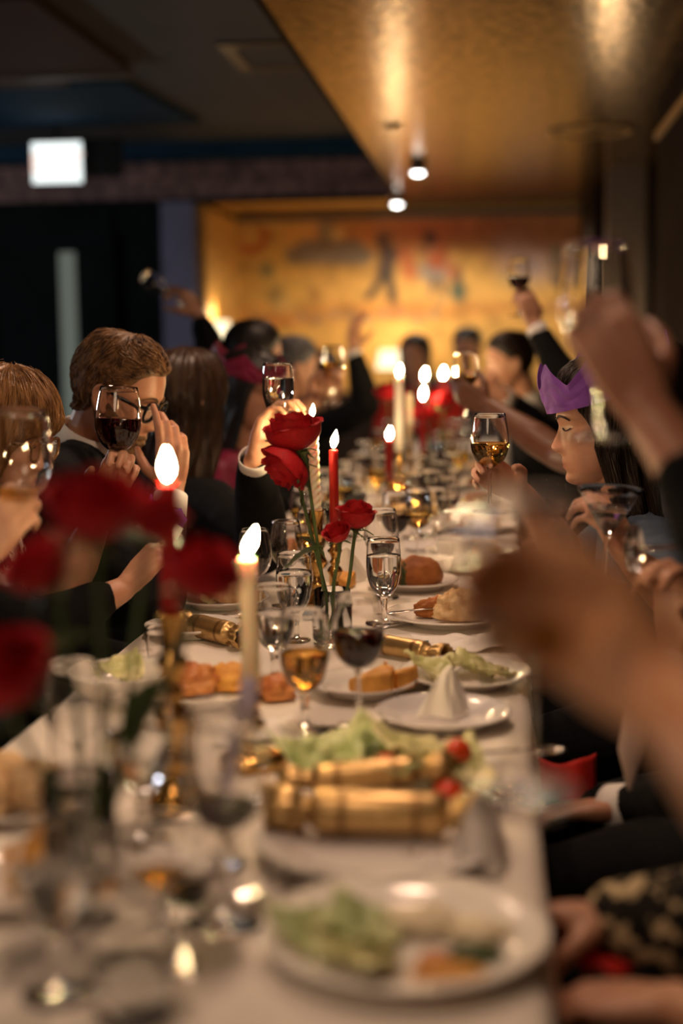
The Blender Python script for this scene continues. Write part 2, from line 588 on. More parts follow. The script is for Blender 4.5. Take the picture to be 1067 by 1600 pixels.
def mural_paint(px, py):
    """colour of the painted wall; coordinates in a 535 x 260 drawing"""
    c = np.array([0.78, 0.45, 0.12])

    def blend(col, k):
        nonlocal c
        k = max(0.0, min(1.0, k))
        c = c * (1 - k) + np.array(col) * k

    def ell(x, y, rx, ry, col, s=0.35, k=1.0):
        d = math.hypot((px - x) / rx, (py - y) / ry)
        blend(col, k * (1 - (d - (1 - s)) / (2 * s)))

    def cap(x0, y0, x1, y1, r, col, s=0.4):
        dx, dy = x1 - x0, y1 - y0
        t = max(0, min(1, ((px - x0) * dx + (py - y0) * dy) / (dx * dx + dy * dy)))
        d = math.hypot(px - x0 - t * dx, py - y0 - t * dy) / r
        blend(col, 1 - (d - (1 - s)) / (2 * s))
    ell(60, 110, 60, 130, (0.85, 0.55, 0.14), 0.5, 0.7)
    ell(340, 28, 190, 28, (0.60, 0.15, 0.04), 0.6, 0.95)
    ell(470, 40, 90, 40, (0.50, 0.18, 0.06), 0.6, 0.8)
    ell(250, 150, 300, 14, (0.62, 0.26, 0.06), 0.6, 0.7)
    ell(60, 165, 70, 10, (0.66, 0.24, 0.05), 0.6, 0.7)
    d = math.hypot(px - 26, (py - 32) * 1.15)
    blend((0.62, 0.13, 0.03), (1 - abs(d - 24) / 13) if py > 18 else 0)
    cap(95, 62, 205, 66, 13, (0.34, 0.27, 0.20))
    cap(110, 48, 195, 48, 8, (0.30, 0.23, 0.17))
    cap(145, 22, 148, 45, 12, (0.30, 0.21, 0.13))
    ell(52, 85, 12, 12, (0.28, 0.26, 0.12), 0.5)
    ell(65, 125, 10, 22, (0.32, 0.28, 0.14), 0.6, 0.6)
    for i in range(9):
        ell(105 + i * 26, 158 + 5 * math.sin(i * 2), 9, 6, (0.30, 0.27, 0.20), 0.5, 0.6)
    cap(238, 38, 240, 60, 11, (0.36, 0.15, 0.05))
    ell(232, 40, 8, 9, (0.10, 0.06, 0.04))
    cap(243, 62, 238, 88, 14, (0.13, 0.08, 0.06))
    cap(238, 92, 212, 128, 6, (0.10, 0.07, 0.05))
    cap(242, 92, 250, 132, 7, (0.10, 0.07, 0.05))
    cap(245, 70, 275, 60, 5, (0.12, 0.08, 0.06))
    cap(268, 60, 276, 92, 12, (0.66, 0.20, 0.06))
    ell(316, 90, 26, 20, (0.36, 0.31, 0.27))
    cap(318, 48, 318, 74, 15, (0.62, 0.16, 0.05))
    ell(308, 40, 9, 10, (0.09, 0.05, 0.04))
    cap(292, 60, 310, 58, 6, (0.50, 0.22, 0.10))
    cap(312, 105, 306, 126, 4, (0.30, 0.20, 0.12))
    cap(322, 105, 328, 126, 4, (0.30, 0.20, 0.12))
    ell(350, 122, 13, 17, (0.12, 0.15, 0.10))
    ell(350, 98, 8, 10, (0.14, 0.10, 0.07))
    ell(340, 90, 10, 14, (0.66, 0.22, 0.07), 0.5, 0.8)
    ell(460, 86, 42, 26, (0.42, 0.32, 0.34), 0.6, 0.8)
    ell(430, 60, 30, 20, (0.45, 0.28, 0.24), 0.6, 0.6)
    cap(500, 60, 500, 110, 9, (0.30, 0.20, 0.12))
    for i in range(14):
        x = rr[i][0] * 535
        y = 25 + rr[i][1] * 180
        ell(x, y, 7 + 8 * rr[i][2], 5 + 5 * rr[i][2], ((0.55, 0.22, 0.07), (0.36, 0.30, 0.18), (0.85, 0.60, 0.22))[i % 3], 0.6, 0.6)
    return c


_q = random.Random(3)
rr = [(_q.random(), _q.random(), _q.random()) for _ in range(14)]


def mural_wall(name, a, b, z0, z1, px0, px1, nu, nv):
    g = grid(nu, nv, lambda u, v: (a[0] + (b[0] - a[0]) * u, a[1] + (b[1] - a[1]) * u, z0 + (z1 - z0) * v))
    o = MB().add(g).obj(name, MT['mural'], smooth=False)
    o['kind'] = 'structure'
    at = o.data.color_attributes.new('paint', 'FLOAT_COLOR', 'POINT')
    for j in range(nv):
        for i in range(nu):
            u, v = i / (nu - 1), j / (nv - 1)
            z = z0 + (z1 - z0) * v
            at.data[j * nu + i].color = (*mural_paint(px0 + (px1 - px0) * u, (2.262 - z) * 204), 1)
    solid(o, 0.05, 1.0)
    return o


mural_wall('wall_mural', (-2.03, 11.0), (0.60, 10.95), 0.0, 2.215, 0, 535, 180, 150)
mural_wall('wall_return_left', (-2.03, 9.60), (-2.03, 11.0), 0.0, 2.30, -150, 0, 60, 100)
struct('trim_8', box(-2.03, 0.60, 10.90, 10.97, 2.215, 2.262), MT['dimtrim'])
struct('trim_9', box(-2.03, 0.60, 10.94, 11.0, 2.262, 2.30), MT['tan'])
struct('trim_10', box(-2.03, -1.98, 9.66, 10.94, 2.215, 2.25), MT['dimtrim'])

# ceiling panels and grilles of the dark main room
struct('ceiling_panel_brown', box(-3.6, -1.70, 5.2, 6.60, 2.545, 2.60), MT['coffbrown'])
struct('ceiling_panel_dark', box(-3.6, -2.10, 6.72, 6.98, 2.55, 2.60), MT['coffbrown'])
struct('ceiling_panel_navy', xf(([(0, 0, 2.57), (-0.75, 0, 2.57), (-2.2, 1.35, 2.57), (0.10, 1.35, 2.57), (0, 0, 2.6), (-0.75, 0, 2.6), (-2.2, 1.35, 2.6), (0.10, 1.35, 2.6)],
       [(0, 1, 2, 3), (7, 6, 5, 4), (0, 4, 5, 1), (1, 5, 6, 2), (2, 6, 7, 3), (3, 7, 4, 0)]), Mx.Translation((-1.84, 7.02, 0))), MT['coffblue'])
struct('ceiling_strip', box(-3.6, -1.70, 6.60, 6.70, 2.53, 2.60), MT['dimtrim'])
struct('trim_11', box(-5.2, -0.72, 9.3, 9.56, 2.50, 2.60), MT['coffblue'])
t = thing('ceiling_vent', 'rectangular ceiling vent panel with dark frame in the grey ceiling', 'vent', (-1.04, 6.62, 2.60))
fr = MB()
fr.add(box(-0.19, 0.19, -0.31, -0.25, -0.012, 0)).add(box(-0.19, 0.19, 0.25, 0.31, -0.012, 0)).add(box(-0.19, -0.13, -0.25, 0.25, -0.012, 0)).add(box(0.13, 0.19, -0.25, 0.25, -0.012, 0))
fr.obj('frame', MT['blackmetal'], t, smooth=False)
MB().add(box(-0.13, 0.13, -0.25, 0.25, -0.006, 0)).obj('panel', MT['ceilpaint'], t, smooth=False)
t = thing('ceiling_speaker', 'round flush grille with bronze ring in the low gold ceiling', 'grille', (0.44, 7.16, 2.30))
MB().add(lathe([(0.205, 0), (0.205, -0.012), (0.180, -0.014), (0.178, -0.004)], 40)).obj('ring', MT['goldtrim'], t)
MB().add(lathe([(0.0, -0.008), (0.178, -0.006)], 40, False, False)).obj('mesh_face', MT['soffit'], t)
t = thing('ceiling_sprinkler', 'small dim brass disc in the gold ceiling before the two lit lamps', 'sprinkler', (-0.497, 6.79, 2.30))
MB().add(lathe([(0.045, 0), (0.045, -0.008), (0.02, -0.012), (0.02, -0.02), (0.0, -0.022)], 24)).obj('disc', MT['goldtrim'], t)


def downlight(x, y, label):
    t = thing('ceiling_downlight', label, 'lamp', (x, y, 2.30), 'lit lamps in the gold ceiling')
    MB().add(lathe([(0.046, 0), (0.046, -0.055), (0.040, -0.062), (0.038, -0.050)], 28, True, False)).obj('housing', MT['dimtrim'], t)
    MB().add(lathe([(0.0, -0.074), (0.018, -0.072), (0.030, -0.066), (0.038, -0.054)], 24, False, False)).obj('bulb_face', MT['lampwhite'], t)


downlight(-0.458, 8.21, 'lit white ceiling lamp nearer of two, higher in the gold ceiling')
downlight(-0.709, 10.06, 'lit white ceiling lamp farther of two, just before the mural')

t = thing('exit_sign', 'glowing white exit sign with pale red letters below the dark ceiling', 'sign', (-2.55, 8.2, 2.47))
bevbox(MB().add(box(-0.155, 0.155, 0.0, 0.05, -0.245, 0.0)).obj('housing', MT['blackmetal'], t, smooth=False), 0.006)
MB().add(box(-0.148, 0.148, -0.004, 0.0, -0.238, -0.007)).obj('lit_panel', MT['signlit'], t, smooth=False)
cu = bpy.data.curves.new('letters', 'FONT')
cu.body = 'EXIT'
cu.size = 0.155
cu.align_x = 'CENTER'
cu.extrude = 0.001
to = bpy.data.objects.new('letters_text', cu)
C.objects.link(to)
lm = bpy.data.meshes.new_from_object(to)
bpy.data.objects.remove(to)
lm.materials.clear()
to = bpy.data.objects.new('letters', lm)
C.objects.link(to)
to.parent = t
to.location = (0.0, -0.0065, -0.178)
to.rotation_euler = (PI / 2, 0, 0)
to.data.materials.append(MT['signred'])
MB().add(box(-0.012, 0.012, 0.01, 0.03, 0.0, 0.13)).obj('bracket', MT['blackmetal'], t, smooth=False)
MB().add(box(0.158, 0.37, 0.05, 0.10, -0.20, 0.02)).obj('side_box', MT['blackmetal'], t, smooth=False)


def far_lamp(loc, r, h, label, power):
    t = thing('table_lamp', label, 'lamp', loc)
    MB().add(lathe([(0.07, 0), (0.07, 0.015), (0.02, 0.03), (0.03, 0.09), (0.012, 0.13), (0.012, 0.20)], 24)).obj('base', MT['brass'], t)
    MB().add(lathe([(r, 0.17), (r * 0.82, 0.17 + h)], 28, False, False)).obj('lamp_shade', MT['lampshade'], t)
    l = bpy.data.lights.new('lamp_bulb_light', 'POINT')
    l.energy = power
    l.color = (1, 0.66, 0.34)
    l.shadow_soft_size = 0.05
    o = bpy.data.objects.new('lamp_bulb_light', l)
    o.location = (0, 0, 0.17 + h + 0.06)
    o.parent = t
    C.objects.link(o)


far_lamp((-0.76, 10.6, 0.92), 0.15, 0.14, 'small glowing cream lamp at the foot of the mural behind the candles', 5)
far_lamp((-1.93, 9.85, 0.86), 0.075, 0.42, 'tall glowing cream lamp seen between raised black sleeve and long brown hair', 2)
far_lamp((0.61, 8.3, 0.90), 0.10, 0.16, 'glowing cream lamp at the far right behind the crowned brunette', 5)
t = thing('lamp_stand', 'slim dark stand under the far right glowing lamp', 'stand', (0.61, 8.3, 0))
MB().add(lathe([(0.10, 0), (0.10, 0.02), (0.02, 0.05), (0.02, 0.86), (0.09, 0.88), (0.09, 0.90)], 20)).obj('pedestal', MT['darkwood'], t)
t = thing('sideboard', 'dark wooden sideboard along the foot of the mural', 'sideboard', (-0.68, 10.66, 0))
bevbox(MB().add(box(-1.32, 1.26, -0.20, 0.22, 0.87, 0.92)).obj('top', MT['darkwood'], t, smooth=False))
MB().add(box(-1.29, 1.23, -0.17, 0.20, 0.06, 0.87)).obj('body', MT['darkwood'], t, smooth=False)
for k in range(4):
    d = bevbox(MB().add(box(-1.26 + k * 0.62, -0.66 + k * 0.62, -0.185, -0.17, 0.10, 0.84)).obj('door', MT['darkwood'], t, smooth=False))
    MB().add(ball((-0.72 + k * 0.62, -0.197, 0.5), 0.014)).obj('knob', MT['brass'], d)
t = thing('lamp_stand', 'slim dark stand under the tall glowing lamp by the alcove', 'stand', (-1.93, 9.85, 0))
MB().add(lathe([(0.10, 0), (0.10, 0.02), (0.02, 0.05), (0.02, 0.82), (0.09, 0.84), (0.09, 0.86)], 20)).obj('pedestal', MT['darkwood'], t)

# ------------------------------------------------------------------ table, cloth, benches
TZ = 0.745
t = thing('banquet_table', 'long banquet table hidden under the white cloth', 'table', (-0.325, 0, 0))
bevbox(MB().add(box(-0.355, 0.355, 0.55, 7.9, 0.70, 0.735)).obj('tabletop', MT['darkwood'], t, smooth=False))
for y in (0.8, 2.9, 5.2, 7.6):
    for x in (-0.28, 0.28):
        MB().add(tube([(x, y, 0.0), (x, y, 0.70)], [0.02, 0.024], 10, rnd_caps=False)).obj('leg', MT['blackmetal'], t)


def cloth_fn(u, v):
    # u across (with both drops), v along
    W = 0.36
    drop = 0.27
    tot = 2 * (W + drop)
    s = u * tot - tot / 2
    y = 0.50 + v * 7.45
    e = abs(s) - W
    sg = 1 if s > 0 else -1
    fold = 0.018 * math.sin(y * 9.0 + sg) + 0.010 * math.sin(y * 23 + 2 * sg)
    if e <= 0:
        x = s
        z = TZ + 0.0012 * nz.noise(V((s * 6, y * 5, 0)))
    else:
        k = min(1, e / drop)
        x = sg * (W + 0.012 * min(1, e / 0.02) + k * (0.012 + fold))
        z = TZ - max(0, e - 0.006) - 0.015 * math.sin(y * 4.0) * k
    return (x - 0.325, y, z)


us = 61
o = MB().add(grid(us, 330, cloth_fn)).obj('tablecloth', MT['cloth'])
tag(o, 'white linen cloth covering the whole long table', 'tablecloth')
solid(o, 0.0012, -1)

t = thing('banquette', 'dark upholstered wall bench under the guests on the right side', 'bench', (0.42, 0, 0))
bevbox(MB().add(box(-0.17, 0.23, 0.2, 8.0, 0.34, 0.46)).obj('seat', MT['leather'], t, smooth=False), 0.03, 3)
MB().add(box(-0.13, 0.23, 0.2, 8.0, 0.0, 0.34)).obj('base', MT['darkwood'], t, smooth=False)
bevbox(MB().add(box(0.19, 0.24, 0.2, 5.9, 0.46, 0.92)).obj('backrest', MT['leather'], t, smooth=False), 0.02, 3)
t = thing('bench', 'long dark bench under the guests on the left side', 'bench', (-1.02, 0, 0))
bevbox(MB().add(box(-0.24, 0.20, 1.4, 8.3, 0.40, 0.46)).obj('seat', MT['leather'], t, smooth=False), 0.02, 3)
for y in (1.6, 3.8, 6.0, 8.1):
    for x in (-0.2, 0.16):
        MB().add(tube([(x, y, 0), (x, y, 0.41)], [0.02, 0.022], 8, rnd_caps=False)).obj('leg', MT['darkwood'], t)

# ------------------------------------------------------------------ glassware
GP = {  # bowl outline (r, z) from the stem up, stem, foot radius
    'goblet': dict(bowl=[(0.006, 0.052), (0.016, 0.058), (0.026, 0.072), (0.0325, 0.095), (0.0340, 0.115), (0.0330, 0.140), (0.0310, 0.165)],
                   stem=[(0.008, 0.006), (0.0055, 0.014), (0.0062, 0.034), (0.0075, 0.046), (0.007, 0.053)], foot=0.033),
    'wine': dict(bowl=[(0.004, 0.086), (0.016, 0.090), (0.028, 0.102), (0.0355, 0.120), (0.0372, 0.136), (0.0350, 0.160), (0.0300, 0.190)],
                 stem=[(0.008, 0.006), (0.0042, 0.018), (0.0036, 0.050), (0.0040, 0.078), (0.006, 0.087)], foot=0.036),
    'martini': dict(bowl=[(0.004, 0.078), (0.014, 0.090), (0.034, 0.122), (0.054, 0.155)],
                    stem=[(0.008, 0.006), (0.0045, 0.016), (0.0040, 0.050), (0.0048, 0.072), (0.006, 0.080)], foot=0.037),
    'coupe': dict(bowl=[(0.004, 0.075), (0.020, 0.082), (0.038, 0.100), (0.044, 0.122), (0.0445, 0.135)],
                  stem=[(0.008, 0.006), (0.0045, 0.016), (0.0042, 0.050), (0.006, 0.076)], foot=0.034),
    'tumbler': dict(bowl=[(0.0, 0.004), (0.028, 0.004), (0.031, 0.012), (0.034, 0.05), (0.036, 0.095)], stem=None, foot=0.0),
}
_gc = {}


def sm(prof, k=3):
    P = catmull([(r, 0, z) for r, z in prof], k)
    return [(max(p.x, 0.0), p.z) for p in P]


def glass_parts(kind, liq, level):
    key = (kind, liq, level)
    if key in _gc:
        return _gc[key]
    g = GP[kind]
    b = sm(g['bowl'])
    parts = []
    rim = b[-1]
    nn = 32
    inner = [(max(r - 0.0009, 0), z) for r, z in b]
    bowl = MB().add(lathe(b + [(rim[0] - 0.0005, rim[1] + 0.0008)] + inner[::-1], nn, False, False))
    parts.append(('bowl', bowl.mesh('bowl', MT['glass'])))
    if g['stem']:
        s = sm(g['stem'])
        fr_ = g['foot']
        st = MB().add(lathe([(0.0, 0.0), (fr_ * 0.98, 0.0), (fr_, 0.0015), (fr_ * 0.97, 0.003), (fr_ * 0.5, 0.0045)] + s + [(0, s[-1][1])], 24, False, False))
        parts.append(('stem', st.mesh('stem', MT['solidglass'])))
    else:
        st = MB().add(lathe([(0, 0), (0.030, 0), (0.032, 0.004), (0.028, 0.010), (0, 0.010)], 24, False, False))
        parts.append(('thick_base', st.mesh('thick_base', MT['solidglass'])))
    if liq:
        zt = b[0][1] + (b[-1][1] - b[0][1]) * level
        zr = [(max(r - 0.0005, 0.0), z) for r, z in b if z < zt]
        r2 = np.interp(zt, [z for r, z in b], [r for r, z in b]) - 0.0005
        z0 = zr[0][1] + 0.0006
        prof = [(0, z0)] + [(r, max(z, z0) + 0.0004) for r, z in zr] + [(r2, zt), (0, zt)]
        nm = {'water': 'water', 'redwine': 'red_wine', 'whitewine': 'white_wine', 'beer': 'cider'}[liq]
        parts.append((nm, MB().add(lathe(prof, nn, False, False)).mesh(nm, MT[liq])))
    _gc[key] = parts
    return parts


def glass(kind, loc, label, liq=None, level=0.5, s=1.0, rot=None, group=None, name=None, cat='glass'):
    nm = name or {'goblet': 'water_goblet', 'wine': 'wine_glass', 'martini': 'martini_glass', 'coupe': 'coupe_glass', 'tumbler': 'tumbler'}[kind]
    t = thing(nm, label, cat, loc, group, rot)
    t.scale = (s, s, s)
    for n, me in glass_parts(kind, liq, level):
        o = bpy.data.objects.new(n, me)
        C.objects.link(o)
        o.parent = t
    return t


# ------------------------------------------------------------------ candles and candlesticks
def candle(loc, h, r, wax, label, spiral=False, lean=(0, 0), fl=1.0, flean=(0.1, 0), lit=True):
    t = thing('candle', label, 'candle', loc, rot=(lean[0], lean[1], 0))
    if spiral:
        n, m = 24, 110
        v, f = [], []
        for j in range(m):
            z = h * j / (m - 1)
            for k in range(n):
                a = 2 * PI * k / n
                rr_ = r * (0.74 + 0.32 * abs(math.cos(1.5 * (a - z * 140))))
                v.append((rr_ * math.cos(a), rr_ * math.sin(a), z))
        for j in range(m - 1):
            for k in range(n):
                k2 = (k + 1) % n
                f.append((j * n + k, j * n + k2, (j + 1) * n + k2, (j + 1) * n + k))
        f.append(tuple(range(n - 1, -1, -1)))
        f.append(tuple((m - 1) * n + k for k in range(n)))
        MB().add((v, f)).obj('wax', MT[wax], t)
    else:
        MB().add(lathe([(r * 1.02, 0), (r * 1.02, h * 0.3), (r * 0.97, h * 0.85), (r * 0.95, h - 0.003), (r * 0.86, h), (r * 0.5, h - 0.0015), (0, h - 0.003)], 24, True, False)).obj('wax', MT[wax], t)
    MB().add(tube([(0, 0, h - 0.004), (0.0005, 0, h + 0.004), (0.002, 0, h + 0.009)], [0.0012, 0.0011, 0.0009], 6)).obj('wick', MT['wick'], t)
    if lit:
        pr = [(0.0, 0.0), (0.30, 0.05), (0.72, 0.18), (1.0, 0.36), (0.92, 0.52), (0.62, 0.72), (0.28, 0.89), (0.0, 1.0)]
        P = sm(pr, 3)
        hh, ww = 0.030 * fl, 0.0062 * fl
        vf = lathe([(a * ww, b * hh) for a, b in P], 14, False, False)
        vf = ([(x + flean[0] * z + 6 * flean[0] * z * z, y + flean[1] * z, z + h + 0.003) for x, y, z in vf[0]], vf[1])
        MB().add(vf).obj('flame', MT['flame'], t)
    return t


def candlestick(loc, h, label, r=0.042, fat=1.0, square=False):
    t = thing('candlestick', label, 'candlestick', loc)
    k = h / 0.2
    pr = [(r, 0), (r, 0.008), (r * 0.93, 0.014), (r * 0.55, 0.022), (0.014 * fat, 0.032), (0.010 * fat, 0.040), (0.013 * fat, 0.046), (0.013 * fat, 0.050), (0.008 * fat, 0.058), (0.0085 * fat, 0.075),
          (0.016 * fat, 0.088), (0.0185 * fat, 0.096), (0.015 * fat, 0.104), (0.008 * fat, 0.112), (0.012 * fat, 0.118), (0.012 * fat, 0.122), (0.008 * fat, 0.130), (0.011 * fat, 0.142), (0.017 * fat, 0.150),
          (0.0175 * fat, 0.154), (0.011 * fat, 0.160), (0.0115 * fat, 0.175), (0.0135 * fat, 0.198), (0.0145 * fat, 0.200), (0.0115 * fat, 0.200), (0.0110 * fat, 0.188), (0, 0.188)]
    pr = [(a, b * k if b > 0.03 else b) for a, b in pr]
    MB().add(lathe(pr[7:], 28, False, False)).obj('stem', MT['brass'], t)
    MB().add(lathe(pr[:8], 28, True, False)).obj('base', MT['brass'], t)
    return t


# ------------------------------------------------------------------ roses and vases
def petal_mesh(R, H, spread, flare, curl, seed):
    def fn(u, v):
        u = u * 2 - 1
        w = math.sin(PI * min(1.0, 0.16 + 0.80 * v)) ** 0.5 if v < 0.62 else 1.0 * (math.cos((v - 0.62) / 0.38 * PI / 2 * 0.72)) ** 0.7
        a = u * spread * w
        rad = R * (0.25 + 0.75 * math.sin(min(1, v * 1.7) * PI / 2) ** 0.75) * (1 - 0.16 * max(0, v - 0.6)) + flare * R * max(0, v - 0.45) ** 2 * 3.2
        rad += 0.06 * R * nz.noise(V((u * 2.2 + seed, v * 2.5, seed)))
        rad += flare * R * 0.25 * abs(u) ** 3 * v
        z = H * v - curl * H * max(0, v - 0.72) ** 2 * 6 + 0.03 * H * math.sin(u * 5 + seed) * v
        return (rad * math.cos(a), rad * math.sin(a), z)
    return MB().add(grid(11, 11, fn)).mesh('petal', MT['petal'])


PET = [(petal_mesh(0.30, 1.12, 1.7, 0.05, 0.0, 1), 3), (petal_mesh(0.48, 1.14, 1.45, 0.08, 0.05, 2), 4), (petal_mesh(0.70, 1.08, 1.25, 0.12, 0.12, 3), 5), (petal_mesh(0.88, 1.00, 1.10, 0.20, 0.30, 4), 6)]


def rose(loc, size, axis, label, stem, leaves=(), droop=0.0, open_=1.0, group=None):
    """loc: foot of the bloom; stem: points (world) from bloom down"""
    L = V(loc)
    t = thing('rose', label, 'flower', stem[-1], group)
    base = V(stem[-1])
    q = V(axis).normalized().to_track_quat('Z', 'Y')
    k = 0
    for li, (me, n) in enumerate(PET):
        for j in range(n):
            o = bpy.data.objects.new('petal', me)
            C.objects.link(o)
            o.parent = t
            o.location = L - base
            a = 2 * PI * j / n + li * 0.9 + rnd.uniform(-0.15, 0.15)
            tilt = Mx.Rotation((0.0, 0.03, 0.06, 0.13)[li] * open_ * (1 + droop * (0.8 if li > 1 else 0)) + rnd.uniform(-0.05, 0.05), 4, 'Y')
            m = q.to_matrix().to_4x4() @ Mx.Rotation(a, 4, 'Z') @ tilt
            o.rotation_euler = m.to_euler()
            s = size * rnd.uniform(0.94, 1.06)
            o.scale = (s, s, s * 1.18)
            k += 1
    hip = MB().add(tube([L - base - V(axis).normalized() * size * 0.28, L - base + V(axis).normalized() * size * 0.15], [size * 0.10, size * 0.28], 10))
    for j in range(5):
        a = 2 * PI * j / 5
        d0 = q @ V((math.cos(a), math.sin(a), 0))
        ax = q @ V((0, 0, 1))
        p0 = L - base - ax * size * 0.1
        hip.add(tube([p0 + d0 * size * 0.15, p0 + d0 * size * 0.55 + ax * size * 0.05, p0 + d0 * size * 0.95 - ax * size * 0.15], [(size * 0.16, 0.001), (size * 0.12, 0.001), (size * 0.02, 0.001)], 6, side=ax.cross(d0)))
    hip.obj('sepals', MT['stemgreen'], t)
    P = catmull([p for p in ([L] + [V(x) for x in stem])], 5)
    MB().add(tube([p - base for p in P], [0.0033] * len(P), 8)).obj('stem', MT['stemgreen'], t)
    for (p, d, ln) in leaves:
        p = V(p) - base
        d = V(d).normalized()
        s = d.cross(V((0.2, 0.3, 1))).normalized()
        up = s.cross(d)

        def fn(u, v):
            u = u * 2 - 1
            w = ln * 0.30 * math.sin(PI * min(1, v * 0.97 + 0.03)) ** 0.8
            return p + d * (ln * v) + s * (w * u) + up * (abs(u) * w * 0.35 - ln * 0.35 * v * v + 0.0012 * math.sin(v * 30))
        MB().add(grid(7, 10, fn)).obj('leaf', MT['leafgreen'], t)
    return t


def vase(loc, r, h, label, water=0.6):
    t = thing('bud_vase', label, 'vase', loc)
    MB().add(lathe([(r * 0.9, 0.006), (r, 0.02), (r, h), (r - 0.001, h + 0.001), (r - 0.002, h), (r - 0.002, 0.012)], 30, False, False)).obj('wall', MT['glass'], t)
    MB().add(lathe([(0, 0), (r * 0.92, 0), (r * 0.97, 0.005), (r * 0.9, 0.011), (0, 0.011)], 30, False, False)).obj('thick_base', MT['solidglass'], t)
    MB().add(lathe([(0, 0.0105), (r - 0.0012, 0.0122), (r - 0.0012, h * water), (0, h * water)], 30, False, False)).obj('water', MT['water'], t)
    return t


# ------------------------------------------------------------------ plates, cutlery, food, paper things
def plate(x, y, R, label, m='china', deep=0.0, z=TZ + 0.001, group=None):
    t = MB().add(lathe([(0, 0.004), (R * 0.55, 0.004), (R * 0.60, 0.0), (R * 0.64, 0.0), (R * 0.66, 0.006), (R * 0.70, 0.010 + deep), (R * 0.97, 0.018 + deep), (R, 0.020 + deep), (R, 0.0225 + deep), (R * 0.97, 0.0222 + deep),
                 (R * 0.71, 0.0145 + deep), (R * 0.66, 0.0095), (R * 0.60, 0.008), (0, 0.008)], 48, False, False)).obj('plate', MT[m], loc=(x, y, z))
    return tag(t, label, 'plate', group)


def bowl(x, y, R, H, label, m='china', z=TZ + 0.001):
    t = MB().add(lathe(sm([(0, 0.0), (R * 0.5, 0.0), (R * 0.55, 0.006), (R * 0.85, H * 0.5), (R, H), (R * 0.97, H + 0.001), (R * 0.82, H * 0.52), (R * 0.5, 0.012), (0, 0.010)], 3), 40, False, False)).obj('bowl', MT[m], loc=(x, y, z))
    return tag(t, label, 'bowl')


def cup(x, y, R, H, label, ha, z=TZ + 0.001):
    t = thing('teacup', label, 'cup', (x, y, z))
    MB().add(lathe(sm([(0, 0.0), (R * 0.55, 0.0), (R * 0.60, 0.006), (R * 0.85, H * 0.4), (R, H), (R * 0.965, H + 0.001), (R * 0.82, H * 0.42), (R * 0.5, 0.012), (0, 0.010)], 3), 40, False, False)).obj('body', MT['china'], t)
    ca, sa = math.cos(ha), math.sin(ha)
    P = catmull([(ca * a, sa * a, b) for a, b in [(R * 0.94, H * 0.80), (R * 1.35, H * 0.86), (R * 1.5, H * 0.55), (R * 1.15, H * 0.28), (R * 0.80, H * 0.30)]])
    MB().add(tube(P, [0.004] * len(P), 8)).obj('handle', MT['china'], t)
    return t


def strip(pts, ws, th, side=None):
    return tube(pts, [(w, th) for w in ws], 8, side=side)


def cutlery(kind, loc, yaw, label, pitch=0.0, L=0.20):
    t = thing(kind, label, kind, loc, rot=(0, -pitch, yaw))
    s = (0, 1, 0)
    h = MB().add(strip([(0, 0, 0.002), (L * 0.3, 0, 0.004), (L * 0.62, 0, 0.006)], [0.009, 0.006, 0.0035], 0.0015, s))
    h.obj('handle', MT['silver'], t)
    if kind == 'fork':
        f = MB().add(strip([(L * 0.60, 0, 0.006), (L * 0.70, 0, 0.004), (L * 0.76, 0, 0.003)], [0.0035, 0.009, 0.011], 0.0014, s))
        f.obj('neck', MT['silver'], t)
        for k in range(4):
            yy = -0.009 + 0.006 * k
            MB().add(tube([(L * 0.75, yy, 0.003), (L * 0.88, yy, 0.004), (L, yy * 0.9, 0.010)], [0.0017, 0.0015, 0.0008], 6)).obj('tine', MT['silver'], t)
    elif kind == 'knife':
        MB().add(strip([(L * 0.60, 0, 0.006), (L * 0.75, 0.001, 0.005), (L * 0.95, 0.001, 0.004), (L, -0.004, 0.004)], [0.0035, 0.010, 0.009, 0.003], 0.0009, s)).obj('blade', MT['silver'], t)
    else:
        g = grid(11, 11, lambda u, v: (L * 0.80 + 0.024 * (2 * u - 1), 0.016 * (2 * v - 1) * math.sqrt(max(0.02, 1 - (2 * u - 1) ** 2)), 0.006 - 0.005 * (1 - (2 * u - 1) ** 2) * (1 - (2 * v - 1) ** 2)))
        solid(MB().add(g).obj('bowl', MT['silver'], t), 0.001)
        MB().add(strip([(L * 0.60, 0, 0.006), (L * 0.70, 0, 0.006)], [0.0035, 0.005], 0.0014, s)).obj('neck', MT['silver'], t)
    return t


def cracker(loc, yaw, label, L=0.23, r=0.021, pitch=0.0, one_end=False):
    t = thing('christmas_cracker', label, 'cracker', (loc[0], loc[1], loc[2]), rot=(0, -pitch, yaw))
    R = Mx.Rotation(PI / 2, 4, 'Y')

    def pl(a, i, z):
        return 1 + 0.10 * math.cos(9 * a) if i not in (0,) else 1
    b = L * 0.28
    MB().add(xf(lathe([(r * 0.93, -b), (r, -b + 0.006), (r, b - 0.006), (r * 0.93, b)], 28), R)).obj('barrel', MT['gold'], t)
    for s in ((1,) if one_end else (-1, 1)):
        pr = [(r * 0.93, s * b), (r * 0.62, s * (b + 0.006)), (r * 0.55, s * (b + 0.010)), (r * 0.80, s * (b + 0.018)), (r * 0.98, s * (b + 0.026)), (r * 1.02, s * L * 0.5), (r * 0.95, s * L * 0.5), (r * 0.85, s * (b + 0.022))]
        MB().add(xf(lathe(pr, 36, False, False, pl), R)).obj('twisted_end', MT['gold'], t)
    for x in (-b * 0.55, b * 0.62):
        MB().add(xf(lathe([(r * 1.012, x - 0.004), (r * 1.03, x - 0.003), (r * 1.03, x + 0.003), (r * 1.012, x + 0.004)], 28, False, False), R)).obj('band', MT['goldband'], t)
    return t


